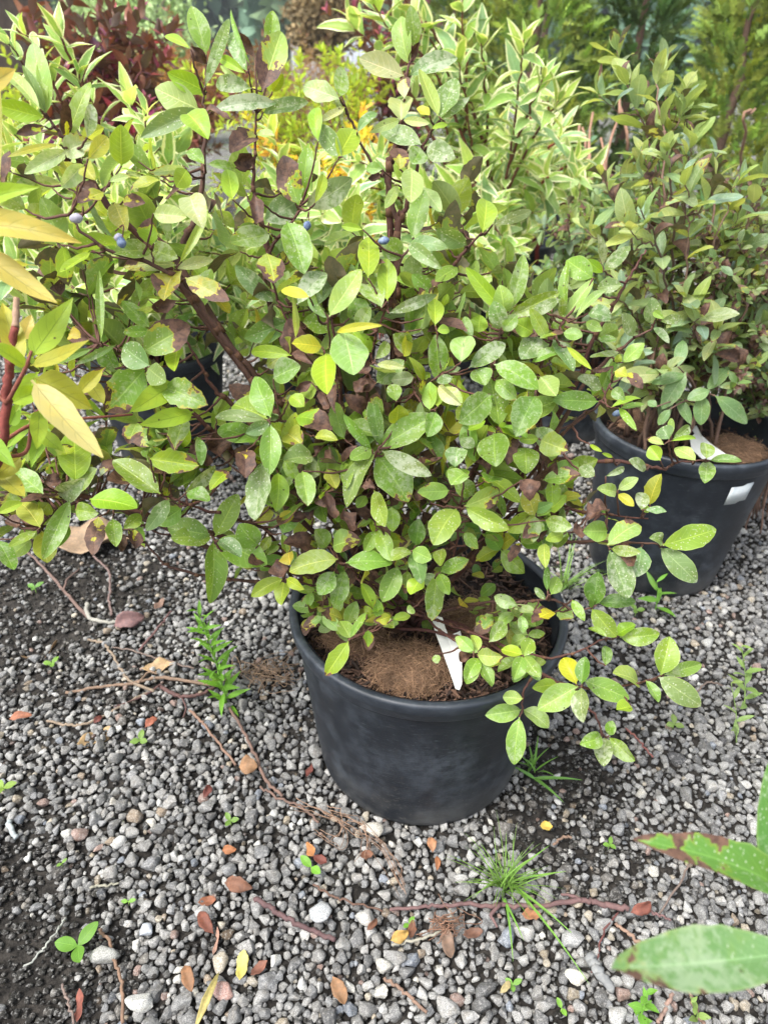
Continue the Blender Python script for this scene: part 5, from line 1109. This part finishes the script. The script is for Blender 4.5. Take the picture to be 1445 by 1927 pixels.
# ---------------------------------------------------------------- weeds
def weed(base_px, tip_px, label, nodes, L, asp, cc, seed, cat='weed', name='weed', lift=None, r=.0014, curl=.5):
    b_ = G(*base_px); D = b_[1]*cp+CH*sp; t_ = P(tip_px[0], tip_px[1], D-.02 if lift is None else lift); root = empty(name, b_, label, cat); g = np.random.default_rng(seed)
    ln = smooth_line([b_, (b_+t_)/2+np.array([.004, 0, 0]), t_], 8); st = MB(); st.tube(ln, r, r*.5, 6, (*(np.array(cc)*.8), 1)); st.build('stem', M['stem'], root)
    lv = Leaves(7, 3, seed)
    for k in range(nodes):
        q = (k+1)/nodes; c_ = ln[min(len(ln)-1, int(q*(len(ln)-1)))]; a_ = k*2.4+seed; dv = nrm([math.cos(a_), math.sin(a_), .55+g.normal()*.2]); Lk = L*g.uniform(.7, 1.1)*(1.1-.45*q)
        lv.add(c_, dv*Lk, nrm(np.array([0, -.2, 1])+g.normal(size=3)*.3-dv*.5), Lk*asp, np.array(cc)*g.uniform(.8, 1.25), res=.05, curl=curl, fold=.3, shape='l')
    lv.build('foliage', M['bgleaf'], root); return root
GR = (.15, .38, .03)
weed((428, 1325), (372, 1150), 'tall bright green narrow-leaved weed left of the big pot', 46, .056, .2, (.15, .34, .035), 3)
weed((1400, 1330), (1395, 1215), 'spindly pale-leaved weed on the gravel at the right', 12, .045, .3, (.20, .32, .09), 4)
weed((1385, 1400), (1375, 1285), 'second faint weed just below the spindly pale one', 8, .035, .3, (.20, .30, .10), 14)
weed((1232, 1150), (1235, 1095), 'weed with pointed leaves at the foot of the stickered pot', 7, .065, .22, (.16, .36, .05), 5)
weed((1195, 1925), (1215, 1870), 'toothed green weed at the bottom right under the nearest glossy leaf', 9, .024, .5, (.16, .36, .05), 6)
weed((1310, 1925), (1300, 1885), 'small weed at the bottom right corner', 5, .018, .5, (.2, .3, .08), 16)
def seedling(px, py, sz, label, n=2, cc=(.22, .50, .05), seed=1):
    cc = np.array(cc)*.72
    b_ = G(px, py, .008); D = b_[1]*cp+CH*sp; s_ = sz*D/F; root = empty('seedling', b_, label, 'seedling'); lv = Leaves(10, 5, int(seed*10)); hub_ = b_+np.array([0, 0, s_*.35])
    st = MB(); st.tube([b_-np.array([0, 0, .006]), hub_], s_*.04, s_*.03, 6, (.25, .42, .08, 1)); st.build('stem', M['stem'], root)
    for k in range(n):
        a_ = seed+k*6.28/n; v = (RT*math.cos(a_)+np.array([0, 1, 0])*math.sin(a_)*.9+np.array([0, 0, .25]))*s_*(.62 if k else .75); lv.add(hub_, v, nrm(np.array([0, -.35, 1])), s_*.38, np.array(cc)*(1+.15*(k % 2)), res=.02, curl=.3, fold=.2, shape='e')
    lv.build('foliage', M['bgleaf'], root)
seedling(152, 1792, 66, 'bright green seedling with broad leaves on dark soil, lower left', 3, (.16, .36, .04), 1.0)
seedling(587, 1640, 40, 'small seedling with two round leaves below the pot', 2, (.20, .46, .05), 2.4)
seedling(768, 1742, 22, 'tiny round-leaved seedling above the yellow-tipped leaf', 2, (.20, .46, .05), .8)
seedling(1055, 1902, 26, 'little seedling at the bottom, right of centre', 2, (.22, .46, .06), 1.9)
seedling(963, 1857, 26, 'little seedling at the bottom centre', 3, (.22, .44, .08), .4)
seedling(243, 1700, 20, 'tiny seedling right of the short pale twig', 2, (.24, .48, .08), .1)
seedling(1145, 1594, 22, 'seedling right of the grass tuft on bare soil', 3, (.2, .40, .06), 1.2)
seedling(118, 1628, 16, 'tiny seedling on the gravel far left', 2, (.24, .45, .08), .9)
seedling(10, 1490, 34, 'yellow-green seedling cut by the left edge', 3, (.26, .42, .06), .3)
seedling(266, 1400, 30, 'pale seedling right of the tan lobed leaf', 3, (.24, .40, .09), 1.6)
seedling(435, 1550, 26, 'flat seedling between the two root twigs', 3, (.2, .36, .07), 2.2)
seedling(68, 1112, 24, 'shaded seedling at the upper left of the bare soil', 3, (.16, .36, .06), .7)
seedling(100, 1255, 24, 'seedling just below the crumpled tan leaf', 3, (.22, .42, .06), 1.1)
seedling(1265, 1370, 30, 'pale seedling on the gravel right of the hanging shoots', 3, (.24, .36, .10), 1.4)
seedling(1195, 1015+140, 24, 'seedling between the two big pots', 3, (.2, .36, .07), 2.0)
def grass(px, py, label, blades, seed, L=.09, wd=.0022, cc=(.13, .24, .05), spread=1.0, name='grass_tuft'):
    b_ = G(px, py); root = empty(name, b_, label, 'grass tuft'); g = np.random.default_rng(seed); lv = Leaves(12, 3, seed)
    for q in range(blades):
        a_ = g.uniform(0, 6.28); el = g.uniform(.25, 1.5); dv = nrm([math.cos(a_)*spread, math.sin(a_)*spread, el]); Lk = L*g.uniform(.45, 1.15)
        lv.add(b_+np.array([g.normal()*.007, g.normal()*.006, .002]), dv*Lk, nrm(np.array([-dv[0], -dv[1], 1.2])), wd*g.uniform(.7, 1.4), np.array(cc)*g.uniform(.7, 1.6), res=0, curl=g.uniform(.3, 1.5), fold=.3, wave=0, shape='b')
    return root, lv
root, lv = grass(950, 1672, 'grass tuft with long arching blades in front of the pot', 70, 5)
D0 = G(950, 1672)
for pts in [((960, 1660), (1110, 1855)), ((958, 1662), (1088, 1768)), ((950, 1690), (965, 1810)), ((945, 1690), (985, 1770)), ((955, 1660), (1065, 1640)), ((950, 1655), (1035, 1590))]:
    a_ = G(*pts[0], .01); b_ = G(*pts[1], .018); lv.add(a_, b_-a_, np.array([0, -.3, 1.0]), .0042, (.17, .36, .06), res=0, curl=.7, fold=.25, wave=0, shape='b')
lv.build('foliage', M['bgleaf'], root)
root, lv = grass(1000, 1450, 'broad-bladed green grass beside the right foot of the pot', 10, 6, .05, .005, (.12, .26, .05))
for t2 in ((1095, 1468), (1060, 1510), (960, 1440)):
    a_ = G(1005, 1465, .012); b_ = G(*t2, .02); lv.add(a_, b_-a_, np.array([0, -.3, 1.0]), .007, (.12, .27, .06), res=0, curl=.6, fold=.3, wave=0, shape='b')
lv.build('foliage', M['bgleaf'], root)
root, lv = grass(1060, 1110, 'pale grass behind the nearest pot', 26, 7, .13, .004, (.22, .38, .10)); lv.build('foliage', M['bgleaf'], root)
root, lv = grass(1180, 620, 'green grass clump behind the stickered pot', 50, 8, .30, .010, (.14, .28, .07), .6); lv.build('foliage', M['bgleaf'], root)
root, lv = grass(1000, 620, 'grass clump on the path behind the nearest shrub', 50, 9, .22, .008, (.26, .38, .10), .7); lv.build('foliage', M['bgleaf'], root)
root, lv = grass(820, 640, 'pale grass clump among the pots behind', 40, 10, .22, .008, (.28, .38, .12), .7); lv.build('foliage', M['bgleaf'], root)

# ---------------------------------------------------------------- the air
hz = MB(); box(hz, -150, 150, -4, 230, -1.5, 60)
hm = bpy.data.materials.new('haze'); hm.use_nodes = True; hn = hm.node_tree; hn.nodes.clear()
pv = hn.nodes.new('ShaderNodeVolumePrincipled'); pv.inputs['Color'].default_value = (.80, .88, .95, 1); pv.inputs['Density'].default_value = .0014; pv.inputs['Anisotropy'].default_value = .2
ho = hn.nodes.new('ShaderNodeOutputMaterial'); hn.links.new(pv.outputs[0], ho.inputs['Volume'])
h_o = hz.build('haze', hm, None, False); tag(h_o, 'thin damp haze over the nursery and the far wood', 'haze', None, 'stuff')
